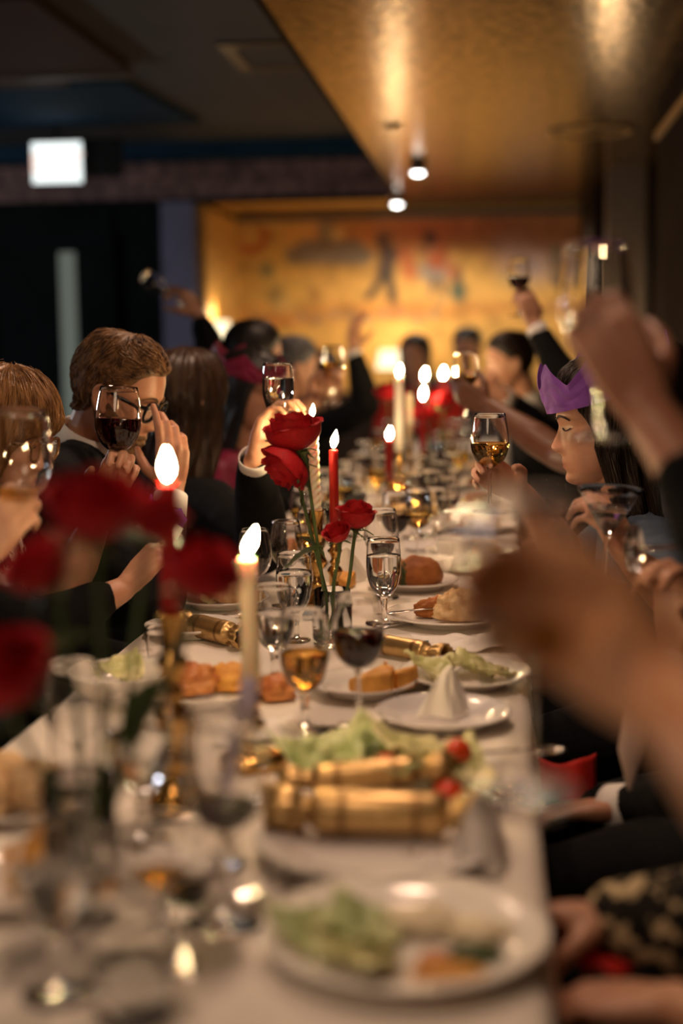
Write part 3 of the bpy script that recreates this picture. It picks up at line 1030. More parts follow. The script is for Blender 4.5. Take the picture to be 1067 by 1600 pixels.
def lettuce(x, y, z, s, yaw, label, seed, m='lettuce', tilt=0.3, group=None):
    def fn(u, v):
        a = (u - 0.5) * 2
        px = a * s * (0.35 + 0.75 * v ** 0.7)
        py = (v - 0.5) * s * 1.7
        zz = 0.45 * s * a * a + 0.35 * s * (v - 0.3) ** 2 + 0.30 * s * nz.noise(V((a * 3.2 + seed, v * 4.2, seed))) + 0.20 * s * nz.noise(V((a * 8 + seed, v * 9, seed))) * (0.4 + v)
        return (px, py, zz * 0.68)
    o = MB().add(grid(17, 19, fn)).obj('lettuce_leaf', MT[m], loc=(x, y, z))
    mn = min(v.co.z for v in o.data.vertices)
    o.rotation_euler = (tilt, 0.15 * math.sin(seed), yaw)
    o.location.z = z - mn + 0.3 * s * abs(tilt)
    solid(o, 0.0016)
    return tag(o, label, 'lettuce', group)


def lump(c, r, seed, amp=0.15, fr=2.0, n=40, m=28, flat=True):
    v, f = ball((0, 0, 0), (1, 1, 1), n, m)
    out = []
    for p in v:
        q = V(p)
        k = 1 + amp * nz.noise(q * fr + V((seed, seed * 2, 0))) + amp * 0.45 * nz.noise(q * fr * 3 + V((seed, 0, 5))) + amp * 0.30 * nz.noise(q * fr * 7 + V((seed, 3, 1)))
        q = q * k
        z = q.z
        if flat and z < -0.55:
            z = -0.55 - (-(z + 0.55)) * 0.15
        out.append((c[0] + q.x * r[0], c[1] + q.y * r[1], c[2] + z * r[2]))
    return out, f


def food(name, x, y, z, r, m, label, cat='bread', seed=1, amp=0.15, fr=2.0, yaw=0.0):
    v, f = lump((0, 0, 0), r, seed, amp, fr)
    mn = min(p[2] for p in v)
    o = MB().add(([(p[0], p[1], p[2] - mn) for p in v], f)).obj(name, MT[m], loc=(x, y, z))
    o.rotation_euler = (0, 0, yaw)
    return tag(o, label, cat)


def wedge(x, y, z, s, m, label, yaw, name, cat):
    """a pointed slice: arc rind at the back, tip in front"""
    n = 9
    v, f = [], []
    for k in (0, 1):
        zz = k * s * 0.75
        v.append((0, 0, zz * 0.55))
        for i in range(n):
            a = -0.5 + i / (n - 1)
            v.append((s * 1.5 * math.cos(a) * (1 + 0.04 * math.sin(i * 5 + k)), s * 1.5 * math.sin(a), zz * (1 + 0.06 * math.sin(i * 3))))
    o2 = n + 1
    f.append(tuple([0] + list(range(n, 0, -1))))
    f.append(tuple([o2] + [o2 + i for i in range(1, n + 1)]))
    for i in range(1, n):
        f.append((i, i + 1, o2 + i + 1, o2 + i))
    f.append((0, 1, o2 + 1, o2))
    f.append((n, 0, o2, o2 + n))
    o = MB().add((v, f)).obj(name, MT[m], loc=(x, y, z), smooth=False)
    o.rotation_euler = (0, 0, yaw)
    bevbox(o, 0.004, 3)
    return tag(o, label, cat)


def tomato(x, y, z, s, label, yaw=0, tilt=0.4):
    def fn(u, v):
        a = (u - 0.5) * 2.4
        b = (v - 0.5) * 2
        return (s * b * 1.25, s * math.sin(a) * (1 - 0.6 * b * b), s * math.cos(a) * (1 - 0.75 * b * b) - s * 0.25)
    o = MB().add(grid(11, 11, fn)).obj('tomato_wedge', MT['tomato'], loc=(x, y, z))
    solid(o, s * 0.5, -1)
    o.rotation_euler = (tilt, 0, yaw)
    return tag(o, label, 'tomato')


def napkin_tent(x, y, z, w, h, yaw, label, lean=0.0):
    def fn(u, v):
        a = u * 2 - 1
        wv = w * (1 - v) ** 0.8
        return (a * wv, (abs(a) - 0.35) * 0.85 * wv + lean * v * h + 0.004 * math.sin(a * 9 + v * 4), h * v + 0.0005)
    o = MB().add(grid(21, 15, fn)).obj('folded_napkin', MT['napkin'], loc=(x, y, z))
    o.rotation_euler = (0, 0, yaw)
    solid(o, 0.002)
    return tag(o, label, 'napkin')


def napkin_flat(x, y, z, w, d, yaw, label, seed, m='napkin', rump=0.012, name='napkin'):
    def fn(u, v):
        return ((u - 0.5) * w * (1 + 0.06 * math.sin(v * 5 + seed)), (v - 0.5) * d, 0.0015 + rump * max(0, 0.35 + nz.noise(V((u * 3 + seed, v * 3, seed)))) + rump * 0.35 * nz.noise(V((u * 8, v * 8, seed))) + 0.3 * rump)
    o = MB().add(grid(29, 25, fn)).obj(name, MT[m], loc=(x, y, z))
    mn = min(v.co.z for v in o.data.vertices)
    o.location.z = z - mn
    o.rotation_euler = (0, 0, yaw)
    solid(o, 0.0015)
    return tag(o, label, 'napkin')

# ------------------------------------------------------------------ people
HT = np.array([(0.122, 0.006, -0.012, 0.004), (0.119, 0.028, -0.038, 0.030), (0.112, 0.047, -0.060, 0.047), (0.100, 0.064, -0.078, 0.060), (0.080, 0.080, -0.092, 0.070), (0.055, 0.0895, -0.100, 0.0755),
               (0.030, 0.0935, -0.101, 0.0775), (0.018, 0.0935, -0.099, 0.077), (0.005, 0.0885, -0.095, 0.0755), (-0.015, 0.0875, -0.086, 0.073), (-0.035, 0.0885, -0.072, 0.0695), (-0.055, 0.0885, -0.055, 0.065),
               (-0.072, 0.0875, -0.038, 0.059), (-0.088, 0.0850, -0.018, 0.052), (-0.102, 0.0835, 0.000, 0.042), (-0.112, 0.077, 0.018, 0.030), (-0.118, 0.060, 0.035, 0.014)])[::-1]


def gs(d, s):
    return math.exp(-0.5 * (d / s) ** 2)


NOSE_Z = [-0.058, -0.052, -0.046, -0.041, -0.035, -0.028, -0.015, 0.0, 0.012, 0.022]
NOSE_A = [0.0, 0.003, 0.013, 0.0215, 0.0235, 0.0200, 0.0130, 0.0060, 0.0018, 0.0]


def head_raw(phi, z):
    yf, yb, w = (float(np.interp(z, HT[:, 0], HT[:, k])) for k in (1, 2, 3))
    s, c = math.sin(phi), math.cos(phi)
    return V((w * math.copysign(abs(s) ** 0.90, s), (yf + yb) / 2 + (yf - yb) / 2 * math.copysign(abs(c) ** 0.95, c), z))


def head_pt(phi, z, nose=1.0):
    p = head_raw(phi, z)
    if p.y > 0.02:
        x = p.x
        sg = float(np.interp(z, [-0.05, -0.04, -0.02, 0.01], [0.0115, 0.0105, 0.0078, 0.0065]))
        p.y += nose * float(np.interp(z, NOSE_Z, NOSE_A)) * gs(x, sg)
        for s in (-1, 1):
            p.y += nose * 0.0075 * gs(x - s * 0.0135, 0.0045) * gs(z + 0.041, 0.006)
            p.y -= 0.0085 * gs(x - s * 0.031, 0.013) * gs(z - 0.006, 0.010)
            p.y += 0.0050 * gs(x - s * 0.031, 0.009) * gs(z - 0.002, 0.006)
            p.y += 0.0030 * gs(x - s * 0.028, 0.018) * gs(z - 0.022, 0.006)
            p += V((s * 0.5, 0.6, 0)) * (0.0045 * gs(x - s * 0.046, 0.016) * gs(z + 0.020, 0.014))
        p.y += 0.0055 * gs(x, 0.016) * gs(z + 0.0655, 0.0034)
        p.y += 0.0055 * gs(x, 0.013) * gs(z + 0.0775, 0.0040)
        p.y -= 0.0030 * gs(x, 0.020) * gs(z + 0.0715, 0.0016)
        p.y -= 0.0030 * gs(x, 0.018) * gs(z + 0.0880, 0.0045)
        p.y += 0.0055 * gs(x, 0.015) * gs(z + 0.1030, 0.0090)
    return p


class Head:
    def __init__(s, c, f, up, k=1.0):
        s.c = V(c)
        f = V(f).normalized()
        up = V(up)
        up = (up - f * up.dot(f)).normalized()
        s.f, s.u = f, up
        s.r = f.cross(up)
        s.k = k

    def w(s, p):
        return s.c + (s.r * p[0] + s.f * p[1] + s.u * p[2]) * s.k

    def at(s, phi, z, off=0.0, nose=1.0):
        p = head_pt(phi, z, nose)
        if off:
            q = head_raw(phi, z) - V((0, -0.005, 0.0))
            q.z *= 0.55
            p = p + q.normalized() * off
        return s.w(p)

    def front(s, x, z, off=0.0):
        lo, hi = 0.0, PI / 2
        for _ in range(26):
            m = (lo + hi) / 2
            if abs(head_pt(m, z).x) < abs(x):
                lo = m
            else:
                hi = m
        ph = lo if x >= 0 else -lo
        p = head_pt(ph, z)
        return s.w(p + V((0.25 * (1 if x > 0 else -1) * abs(x) / 0.05, 1, 0)).normalized() * off)

    def mesh(s, nphi=80, nz_=64):
        v, f = [], []
        for j in range(nz_):
            t = j / (nz_ - 1)
            z = -0.118 + 0.240 * (t if t < 0.8 else 0.8 + 0.2 * math.sin((t - 0.8) / 0.2 * PI / 2))
            for i in range(nphi):
                u = -1 + 2 * i / nphi
                phi = PI * math.copysign(abs(u) ** 1.45, u)
                v.append(tuple(s.w(head_pt(phi, z))))
        for j in range(nz_ - 1):
            for i in range(nphi):
                i2 = (i + 1) % nphi
                f.append((j * nphi + i, j * nphi + i2, (j + 1) * nphi + i2, (j + 1) * nphi + i))
        f.append(tuple(range(nphi - 1, -1, -1)))
        f.append(tuple((nz_ - 1) * nphi + i for i in range(nphi)))
        return v, f

    def ears(s):
        out = []
        for sd in (-1, 1):
            o = V((sd * 0.073, -0.004, -0.008))
            ring = [(0.003, 0.014, -0.026), (0.004, 0.006, -0.030), (0.008, -0.004, -0.020), (0.013, -0.012, 0.0), (0.014, -0.012, 0.016), (0.011, -0.002, 0.026), (0.006, 0.010, 0.022), (0.003, 0.014, 0.012)]
            P = catmull([s.w(o + V((sd * a, b, c))) for a, b, c in ring], 4)
            out.append(tube(P, [0.0042 * s.k] * len(P), 8))
            out.append(tube([s.w(o + V((sd * 0.003, 0.006, -0.026))), s.w(o + V((sd * 0.006, 0.0, 0.0))), s.w(o + V((sd * 0.006, 0.002, 0.020)))], [(0.007, 0.0035), (0.012, 0.004), (0.009, 0.0035)], 8, side=s.f))
        return out


FING = [((0.027, 0.000), (0.042, 0.025, 0.021), 0.0090), ((0.0095, 0.005), (0.046, 0.029, 0.022), 0.0092), ((-0.0095, 0.001), (0.043, 0.027, 0.021), 0.0088), ((-0.0265, -0.009), (0.034, 0.020, 0.019), 0.0078)]


def hand_parts(wr, d, pn, side, curl=(25, 35, 25), spread=4.0, thumb=(0.5, 0.4), s=1.0, curls=None):
    wr, d, pn = V(wr), V(d).normalized(), V(pn)
    pn = (pn - d * pn.dot(d)).normalized()
    t = d.cross(pn) * (1 if side == 'R' else -1)
    out = []
    tips = []
    for i, ((lx, ly), L, r) in enumerate(FING):
        kn = wr + (d * (0.090 + ly) + t * lx) * s
        out.append(tube([wr + (d * 0.006 + t * lx * 0.55) * s, wr + (d * 0.05 + t * lx * 0.85 - pn * 0.001) * s, kn], [0.0135 * s, 0.0135 * s, (r + 0.0028) * s], 10))
        cu = curls[i] if curls else curl
        sp = math.radians(spread) * (1.5 - i) * 0.66
        dd = (d * math.cos(sp) + t * math.sin(sp)).normalized()
        p = kn
        a = 0.0
        P = [p]
        for q in range(3):
            a += math.radians(cu[q])
            p = p + (dd * math.cos(a) + pn * math.sin(a)) * L[q] * s
            P.append(p)
        out.append(tube(P, [(r + 0.0008) * s, r * s, r * 0.9 * s, r * 0.74 * s], 10))
        tips.append(p)
    # palm pad and thumb
    out.append(tube([wr + (d * 0.012 - t * 0.004 + pn * 0.004) * s, wr + (d * 0.045 + t * 0.002 + pn * 0.005) * s, wr + (d * 0.080 + pn * 0.002) * s], [(0.026 * s, 0.014 * s), (0.036 * s, 0.015 * s), (0.036 * s, 0.011 * s)], 12, side=t))
    tb = wr + (d * 0.020 + t * 0.020 + pn * 0.006) * s
    d1 = (t * 0.75 + d * 0.65 + pn * thumb[0]).normalized()
    d2 = (t * 0.30 + d * 0.95 + pn * (thumb[0] + thumb[1])).normalized()
    d3 = (t * 0.02 + d * 1.0 + pn * (thumb[0] + thumb[1] * 1.5)).normalized()
    p1 = tb + d1 * 0.040 * s
    p2 = p1 + d2 * 0.033 * s
    p3 = p2 + d3 * 0.026 * s
    out.append(tube([wr + (d * 0.005 + t * 0.010) * s, tb, p1, p2, p3], [0.013 * s, 0.0148 * s, 0.0120 * s, 0.0105 * s, 0.0080 * s], 10))
    return out


def remesh(o, vox, smooth=3, disp=None):
    r = o.modifiers.new('remesh', 'REMESH')
    r.mode = 'VOXEL'
    r.voxel_size = vox
    r.use_smooth_shade = True
    if smooth:
        s = o.modifiers.new('smooth', 'SMOOTH')
        s.factor = 0.5
        s.iterations = smooth
    if disp:
        tx = bpy.data.textures.get('wrinkle') or bpy.data.textures.new('wrinkle', 'CLOUDS')
        tx.noise_scale = 0.075
        tx.noise_depth = 1
        dm = o.modifiers.new('wrinkle', 'DISPLACE')
        dm.texture = tx
        dm.strength = disp
        dm.mid_level = 0.5
    return o


def shift(vf, b):
    return [(p[0] - b.x, p[1] - b.y, p[2] - b.z) for p in vf[0]], vf[1]


HAIR = {
    # front hairline z by |phi| in degrees, then low edge; thickness
    'short': dict(line=[(0, 0.070), (35, 0.064), (55, 0.045), (68, 0.030), (80, 0.010), (96, 0.000), (105, -0.030), (130, -0.060), (180, -0.066)], t=0.012),
    'quiff': dict(line=[(0, 0.072), (30, 0.070), (48, 0.058), (60, 0.036), (72, 0.020), (84, -0.005), (98, 0.008), (108, -0.035), (130, -0.060), (180, -0.066)], t=0.0085),
    'bob': dict(line=[(0, 0.020), (25, 0.016), (45, 0.002), (60, -0.020), (70, -0.060), (85, -0.105), (120, -0.125), (180, -0.125)], t=0.020),
    'long': dict(line=[(0, 0.078), (20, 0.074), (45, 0.050), (60, 0.020), (74, -0.030), (82, -0.22), (95, -0.27), (180, -0.30)], t=0.017),
    'verylong': dict(line=[(0, 0.078), (25, 0.066), (45, 0.030), (58, -0.060), (66, -0.25), (95, -0.34), (180, -0.38)], t=0.022),
}


def hair_surface(H, style, seed, back=None):
    hs = HAIR[style]
    ang = [a for a, b in hs['line']]
    low = [b for a, b in hs['line']]
    th = hs['t']

    def pt(phi, v, off=0.0):
        """v 0 at the hairline / lower end, 1 at the crown"""
        zl = float(np.interp(abs(math.degrees(phi)), ang, low))
        z = zl + (0.1218 - zl) * v
        tk = th * min(1.0, 0.18 + 3.2 * v) * (0.85 + 0.3 * nz.noise(V((phi * 5 + seed, v * 3, seed)))) + off
        lock = 0.0
        if z > -0.035:
            p = head_pt(phi, z, 0)
            q = head_raw(phi, z)
            q.z *= 0.9
            n = q.normalized()
        else:
            e = -0.035 - z
            p0 = head_pt(phi, -0.035, 0)
            p = V((p0.x * (1 + 0.6 * min(e, 0.12)), p0.y - 0.10 * e, z))
            if abs(math.degrees(phi)) > 140 and e > 0.03:
                p.y += 0.02
            n = V((p.x, p.y, 0)).normalized()
            lock = 0.008 * min(1, e / 0.05) * math.sin(phi * 16 + seed + z * 14) + 0.006 * nz.noise(V((phi * 7, z * 18, seed)))
        return H.w(p + n * (tk + lock))
    return pt


def person(label, hip, c, f, up=(0, 0, 1), k=1.0, skin=(0.60, 0.36, 0.25), top='blacksuit', hair=('short', 'hair_dark'), vox=0.0065, arms=(), sh=0.175, wide=1.0, seed=1,
           legs='blacksuit', strands=0, fh=None, lips=False, brows=False, collar=None, topname='jacket', ears=True, neckline=0.0, tvox=0.009, nbase=None, lipcol=(0.45, 0.13, 0.10)):
    base = V((hip[0], hip[1], 0))
    t = thing('person', label, 'person', base)
    H = Head(c, f, up, k)
    lips = True
    brows = brows or (hair[1] if hair[1] != 'hair_grey' else 'hair_dark')
    fh = V((1 if hip[0] < -0.3 else -1, 0, 0)) if fh is None else V(fh).normalized()
    rt = fh.cross(V((0, 0, 1)))
    N = V(nbase) if nbase else H.w((0, -0.045, -0.185))
    hp = V((hip[0], hip[1], 0.60))
    lips_p = None
    if lips:
        lips_p = tuple(H.front(0.0, -0.0715) - base)
    sk = skin_mat('skin', skin, lips_p, lipcol)
    B = MB()
    B.add(H.mesh())
    if ears:
        for e in H.ears():
            B.add(e)
    jaw = H.w((0, -0.018, -0.055))
    B.add(tube([H.w((0, -0.022, -0.03)), jaw * 0.45 + N * 0.55, N + V((0, 0, -0.02))], [(0.052 * k, 0.054 * k), (0.051 * k * wide ** 0.5, 0.052 * k), (0.062 * k, 0.060 * k)], 16, side=rt))
    # trunk (most of it under the clothes)
    ch = N + (hp - N) * 0.28
    wst = N + (hp - N) * 0.68 - fh * 0.01
    B.add(tube([N + V((0, 0, 0.0)), N + V((0, 0, -0.045)), ch, wst, hp], [(0.062, 0.056), (0.125, 0.062), (0.145 * wide, 0.095), (0.125 * wide, 0.085), (0.14 * wide, 0.10)], 18, side=rt))
    K = MB()   # upper clothing
    nt_ = N + V((0, 0, -0.012 - neckline))
    K.add(tube([nt_, N + V((0, 0, -0.05 - neckline * 0.4)), ch, wst, hp + V((0, 0, 0.06)), hp - V((0, 0, 0.02))],
               [(0.074 + neckline, 0.066 + neckline * 0.5), (0.150 * wide, 0.082), (0.178 * wide, 0.122), (0.155 * wide, 0.112), (0.175 * wide, 0.135), (0.165 * wide, 0.14)], 22, side=rt))
    done = set()
    arms = list(arms)
    for a in arms:
        done.add(a['side'])
    for sd in ('L', 'R'):
        if sd not in done:
            sg = 1 if sd == 'R' else -1
            S = N + rt * sg * sh + V((0, 0, -0.055))
            el = S + V((0, 0, -0.27)) + fh * 0.06 + rt * sg * 0.05
            wz = max(el.z - 0.06, 0.52)
            wr = V((el.x, el.y, 0)) + fh * 0.20 - rt * sg * 0.08
            wr.z = min(wz, 0.60)
            arms.append(dict(side=sd, el=el, wr=wr, d=fh - V((0, 0, 0.2)), pn=(0, 0, -1), sleeve='long'))
    for a in arms:
        sg = 1 if a['side'] == 'R' else -1
        S = V(a['sh']) if 'sh' in a else N + rt * sg * sh + V((0, 0, -0.055))
        el = V(a['el'])
        d = V(a['d']).normalized()
        pn = V(a['pn'])
        hs = a.get('s', k)
        if 'grip' in a:
            pnn = (pn - d * pn.dot(d)).normalized()
            wr = V(a['grip']) - d * 0.088 * hs - pnn * 0.030 * hs
        else:
            wr = V(a['wr'])
        ub = [S, S * 0.5 + el * 0.5, el]
        fo = [el, el * 0.66 + wr * 0.34, el * 0.3 + wr * 0.7, wr, wr + d * 0.015]
        th = a.get('thick', 1.0)
        B.add(tube([N + V((0, 0, -0.04)), S], [0.05, 0.052], 12))
        B.add(tube(ub, [0.050 * th, 0.043 * th, 0.038 * th], 14))
        B.add(tube(fo, [0.038 * th, 0.040 * th, 0.031 * th, (0.027 * hs, 0.022 * hs), (0.026 * hs, 0.019 * hs)], 14, side=d.cross(pn)))
        for hpz in hand_parts(wr, d, pn, a['side'], a.get('curl', (25, 35, 25)), a.get('spread', 4), a.get('thumb', (0.5, 0.4)), hs, a.get('curls')):
            B.add(hpz)
        sl = a.get('sleeve', 'long')
        K.add(tube([N + V((0, 0, -0.045)), S], [0.062, 0.068], 14))
        if sl in ('long', 'half'):
            K.add(tube(ub, [0.066, 0.060 * th, 0.054 * th], 16))
            e2 = wr + (el - wr).normalized() * (a.get('cuffgap', 0.02) + 0.022)
            if sl == 'half':
                e2 = el * 0.55 + wr * 0.45
            K.add(tube([el, el * 0.6 + e2 * 0.4, e2], [0.054 * th, 0.053 * th, 0.051 * th if sl == 'half' else 0.037 * th], 16))
            K.add(ball(el, 0.054 * th))
            if a.get('cuff'):
                ax = (wr - el).normalized()
                P = [e2 - ax * 0.01, e2 + ax * 0.026, e2 + ax * 0.040]
                solid(MB().add(shift(lathe_along(P, [0.0350, 0.0345, 0.0340]), base)).obj('shirt_cuff', MT[a['cuff']], t), 0.002)
        elif sl == 'short':
            K.add(tube([S, S * 0.55 + el * 0.45], [0.064, 0.058], 16))
        else:
            K.add(tube([S + (N - S) * 0.1, S * 0.9 + el * 0.1], [0.060, 0.055], 14))
        if a.get('own'):
            e2 = wr + (el - wr).normalized() * 0.015
            remesh(B_obj(MB().add(tube([S * 0.6 + el * 0.4, S * 0.2 + el * 0.8, el, el * 0.6 + e2 * 0.4, e2], [0.056, 0.052, 0.050, 0.046, 0.038], 16)).add(ball(el, 0.050)), 'shirt_sleeve', MT[a['own']], t, base), 0.007, 3, 0.010)
        for rg in a.get('rings', ()):
            fi, mtn = rg
            lx, ly = FING[fi][0]
            pp = (pn - d * pn.dot(d)).normalized()
            tt = d.cross(pp) * (1 if a['side'] == 'R' else -1)
            kn = wr + (d * (0.090 + ly) + tt * lx) * hs
            ca = math.radians((a['curls'][fi] if a.get('curls') else a.get('curl', (25, 35, 25)))[0])
            dr = d * math.cos(ca) + pp * math.sin(ca)
            solid(MB().add(shift(lathe_along([kn + dr * 0.016, kn + dr * 0.0225], [0.0112 * hs, 0.0112 * hs]), base)).obj('ring', MT[mtn], t), 0.0018)
    remesh(B_obj(B, 'body', sk, t, base), vox, 2)
    remesh(B_obj(K, topname, MT[top], t, base), tvox, 4, 0.010)
    # legs under the table
    Lg = MB()
    for sg in (-1, 1):
        hj = hp + rt * sg * 0.09 + V((0, 0, -0.02))
        kn = V((hp.x, hp.y, 0.50)) + fh * 0.40 + rt * sg * 0.11
        ft = V((kn.x, kn.y, 0.09)) - fh * 0.02
        Lg.add(tube([hj, hj * 0.5 + kn * 0.5, kn, kn * 0.5 + ft * 0.5, ft], [0.085, 0.078, 0.062, 0.056, 0.045], 14))
        sh_ = V((ft.x, ft.y, 0.045))
        MB().add(shift(tube([sh_ - fh * 0.05, sh_ + fh * 0.05, sh_ + fh * 0.17 - V((0, 0, 0.012))], [(0.036, 0.042), (0.044, 0.042), (0.034, 0.028)], 12, side=rt), base)).obj('shoe', MT['leather'], t)
    B_obj(Lg, 'trousers', MT[legs], t, base)
    if collar:
        P = [N + V((0, 0, -0.015)), N * 0.52 + jaw * 0.48]
        solid(MB().add(shift(lathe_along([P[0], P[0] * 0.4 + P[1] * 0.6, P[1]], [0.078 * k, 0.066 * k, 0.064 * k]), base)).obj('shirt_collar', MT[collar], t), 0.003)
    if hair:
        st, hm = hair
        pt = hair_surface(H, st, seed)
        nph, nv = (110, 34) if strands else (64, 22)
        v, fc = [], []
        for j in range(nv):
            vv = 1 - (1 - j / (nv - 1)) ** 1.0
            for i in range(nph):
                v.append(tuple(pt(-PI + 2 * PI * i / nph, vv) - base))
        for j in range(nv - 1):
            for i in range(nph):
                i2 = (i + 1) % nph
                fc.append((j * nph + i, j * nph + i2, (j + 1) * nph + i2, (j + 1) * nph + i))
        fc.append(tuple((nv - 1) * nph + i for i in range(nph)))
        ho = MB().add((v, fc)).obj('hair', MT[hm], t)
        if strands:
            q = random.Random(seed)
            S_ = MB()
            for _ in range(strands):
                ph = q.uniform(-PI, PI)
                v0 = q.uniform(0.75, 1.0) if st in ('bob', 'long', 'verylong') else q.uniform(0.05, 0.98)
                ln = q.uniform(0.6, 1.0) if st in ('bob', 'long', 'verylong') else q.uniform(0.12, 0.22)
                dr = q.uniform(-0.12, 0.12)
                o0 = q.uniform(0.000, 0.0035)
                P = []
                m = 9
                for j in range(m):
                    s_ = j / (m - 1)
                    if st in ('short', 'quiff'):
                        b = abs(ph) / PI
                        vv = v0 + ln * s_ * (1 if b < 0.42 else -1) * 0.8
                        vv = min(vv, 0.995)
                        oo = o0 + 0.006 * s_ * (1 - s_) * 2
                        pp = pt(ph + dr * s_ + 0.25 * s_ * (1 if ph > 0 else -1) * (1 if b < 0.42 else 0.2), max(0.0, vv), oo)
                    else:
                        vv = v0 * (1 - s_) + (v0 - ln) * s_ if v0 - ln > 0 else v0 * (1 - s_)
                        pp = pt(ph + dr * s_ + 0.02 * math.sin(s_ * 9 + ph * 40), max(0.0, vv), o0 + 0.002 * math.sin(s_ * 7 + ph * 20))
                    P.append(pp - base)
                S_.add(tube(P, [0.0006] + [0.0011] * (m - 2) + [0.0003], 3, rnd_caps=False))
            S_.obj('hair_strands', MT[hm], t)['kind'] = 'stuff'
    if brows:
        for s in (-1, 1):
            P = catmull([H.front(s * x, z, 0.0022) - base for x, z in ((0.012, 0.020), (0.024, 0.0255), (0.038, 0.0245), (0.050, 0.017))], 4)
            n_ = len(P)
            MB().add(tube(P, [(0.0030 * (1 - 0.55 * i / n_), 0.0014) for i in range(n_)], 6, side=H.u)).obj('eyebrow', MT[brows], t)
            P = catmull([H.front(s * x, z, 0.0020) - base for x, z in ((0.018, 0.0010), (0.026, -0.0030), (0.035, -0.0032), (0.044, 0.0010))], 4)
            MB().add(tube(P, [(0.0011, 0.0018)] * len(P), 6, side=H.u)).obj('eyelash', MT['hair_black'], t)
    return t, H, base


def lathe_along(P, R, n=24):
    P = [V(p) for p in P]
    ax = (P[-1] - P[0]).normalized()
    s = ax.orthogonal().normalized()
    b = ax.cross(s)
    v, f = [], []
    for p, r in zip(P, R):
        for k in range(n):
            a = 2 * PI * k / n
            v.append(tuple(p + (s * math.cos(a) + b * math.sin(a)) * r))
    for i in range(len(P) - 1):
        for k in range(n):
            k2 = (k + 1) % n
            f.append((i * n + k, i * n + k2, (i + 1) * n + k2, (i + 1) * n + k))
    return v, f


def B_obj(B, name, m, parent, base):
    B.v = [(p[0] - base.x, p[1] - base.y, p[2] - base.z) for p in B.v]
    return B.obj(name, m, parent)


def eyeglasses(t, H, base, m, r=0.024, hgt=0.019, drop=-0.004, out=0.026, thick=0.0021):
    g = MB()
    for s in (-1, 1):
        cx = s * 0.032
        P = []
        for i in range(25):
            a = 2 * PI * i / 24
            ca, sa = math.cos(a), math.sin(a)
            x = cx + r * math.copysign(abs(ca) ** 0.75, ca)
            z = drop + hgt * math.copysign(abs(sa) ** 0.75, sa)
            P.append(H.w((x, 0.0885 + out - 0.020 - 0.10 * abs(x) ** 1.35, z)) - base)
        g.add(tube(P, [(thick, thick * 1.3)] * len(P), 8, rnd_caps=False))
        e = [(s * 0.056, 0.0885 + out - 0.020 - 0.10 * 0.056 ** 1.35, drop + 0.010), (s * 0.071, 0.072, drop + 0.011), (s * 0.0775, 0.03, drop + 0.012), (s * 0.079, -0.008, drop + 0.014), (s * 0.077, -0.022, drop - 0.008)]
        P = catmull([H.w(p) - base for p in e], 4)
        g.add(tube(P, [(0.0014, thick * 1.3)] * len(P), 8, side=H.r))
    P = catmull([H.w(p) - base for p in ((-0.009, 0.089 + out - 0.020, drop + 0.006), (0, 0.0905 + out - 0.018, drop + 0.010), (0.009, 0.089 + out - 0.020, drop + 0.006))], 3)
    g.add(tube(P, [thick] * len(P), 8))
    g.obj('eyeglasses', MT[m], t)
    for s in (-1, 1):
        n = 20
        v = [tuple(H.w((s * 0.032, 0.0885 + out - 0.021 - 0.10 * 0.032 ** 1.35, drop)) - base)]
        for i in range(n):
            a = 2 * PI * i / n
            ca, sa = math.cos(a), math.sin(a)
            x = s * 0.032 + r * 0.97 * math.copysign(abs(ca) ** 0.75, ca)
            v.append(tuple(H.w((x, 0.0885 + out - 0.020 - 0.10 * abs(x) ** 1.35, drop + hgt * 0.97 * math.copysign(abs(sa) ** 0.75, sa))) - base))
        MB().add((v, [(0, 1 + i, 1 + (i + 1) % n) for i in range(n)])).obj('lens', MT['lens'], t)

FAIR = (0.60, 0.33, 0.21)
TAN = (0.50, 0.27, 0.17)
DARK = (0.22, 0.10, 0.055)
FIST = (48, 62, 40)
GRIP = (38, 58, 40)

# ---- left side of the table, near to far
person('fair guest at the left edge raising a large white wine glass', (-1.02, 1.84), (-1.02, 1.86, 1.22), (1, 0.1, -0.1), hair=('bob', 'hair_brown'), top='blacksuit',
       arms=[dict(side='R', el=(-0.86, 1.78, 0.92), grip=(-0.690, 1.95, 1.055), d=(0.55, 0.15, 0.70), pn=(0.1, 0.9, 0), curl=GRIP, sleeve='half')], seed=2, topname='cardigan', vox=0.006)
glass('wine', (-0.689, 1.95, 0.968), 'large glass of pale wine raised at the left edge beside the blonde guest', 'whitewine', 0.16, 1.28, rot=(0.05, 0.08, 0))

t, H, b = person('blonde guest with fringe and amber glasses in a printed scarf', (-1.04, 2.60), (-0.935, 2.60, 1.128), (1, -0.10, -0.20), skin=FAIR, hair=('bob', 'hair_blonde'), top='blacksuit', vox=0.0036, strands=900, lips=True,
                 lipcol=(0.50, 0.10, 0.07), brows='hair_blonde', seed=5, topname='cardigan',
                 arms=[dict(side='L', el=(-0.84, 2.66, 0.82), grip=(-0.709, 2.60, 1.060), d=(0.45, -0.10, 0.88), pn=(0.3, -0.9, 0), curl=GRIP, sleeve='short', s=0.95),
                       dict(side='R', el=(-0.80, 2.36, 0.80), wr=(-0.672, 2.47, 0.862), d=(0.62, 0.28, 0.66), pn=(0.55, 0.65, -0.5), curl=FIST, cuffgap=0.03, s=0.95, rings=[(0, 'ringgold'), (2, 'ringgold'), (3, 'silver')])])
eyeglasses(t, H, b, 'amberplastic', r=0.0245, hgt=0.020, drop=-0.006, thick=0.0028)
P = [H.w((0.075 * math.sin(a), -0.045 + 0.075 * math.cos(a), -0.165 - 0.018 * math.cos(a))) - b for a in [2 * PI * i / 24 for i in range(25)]]
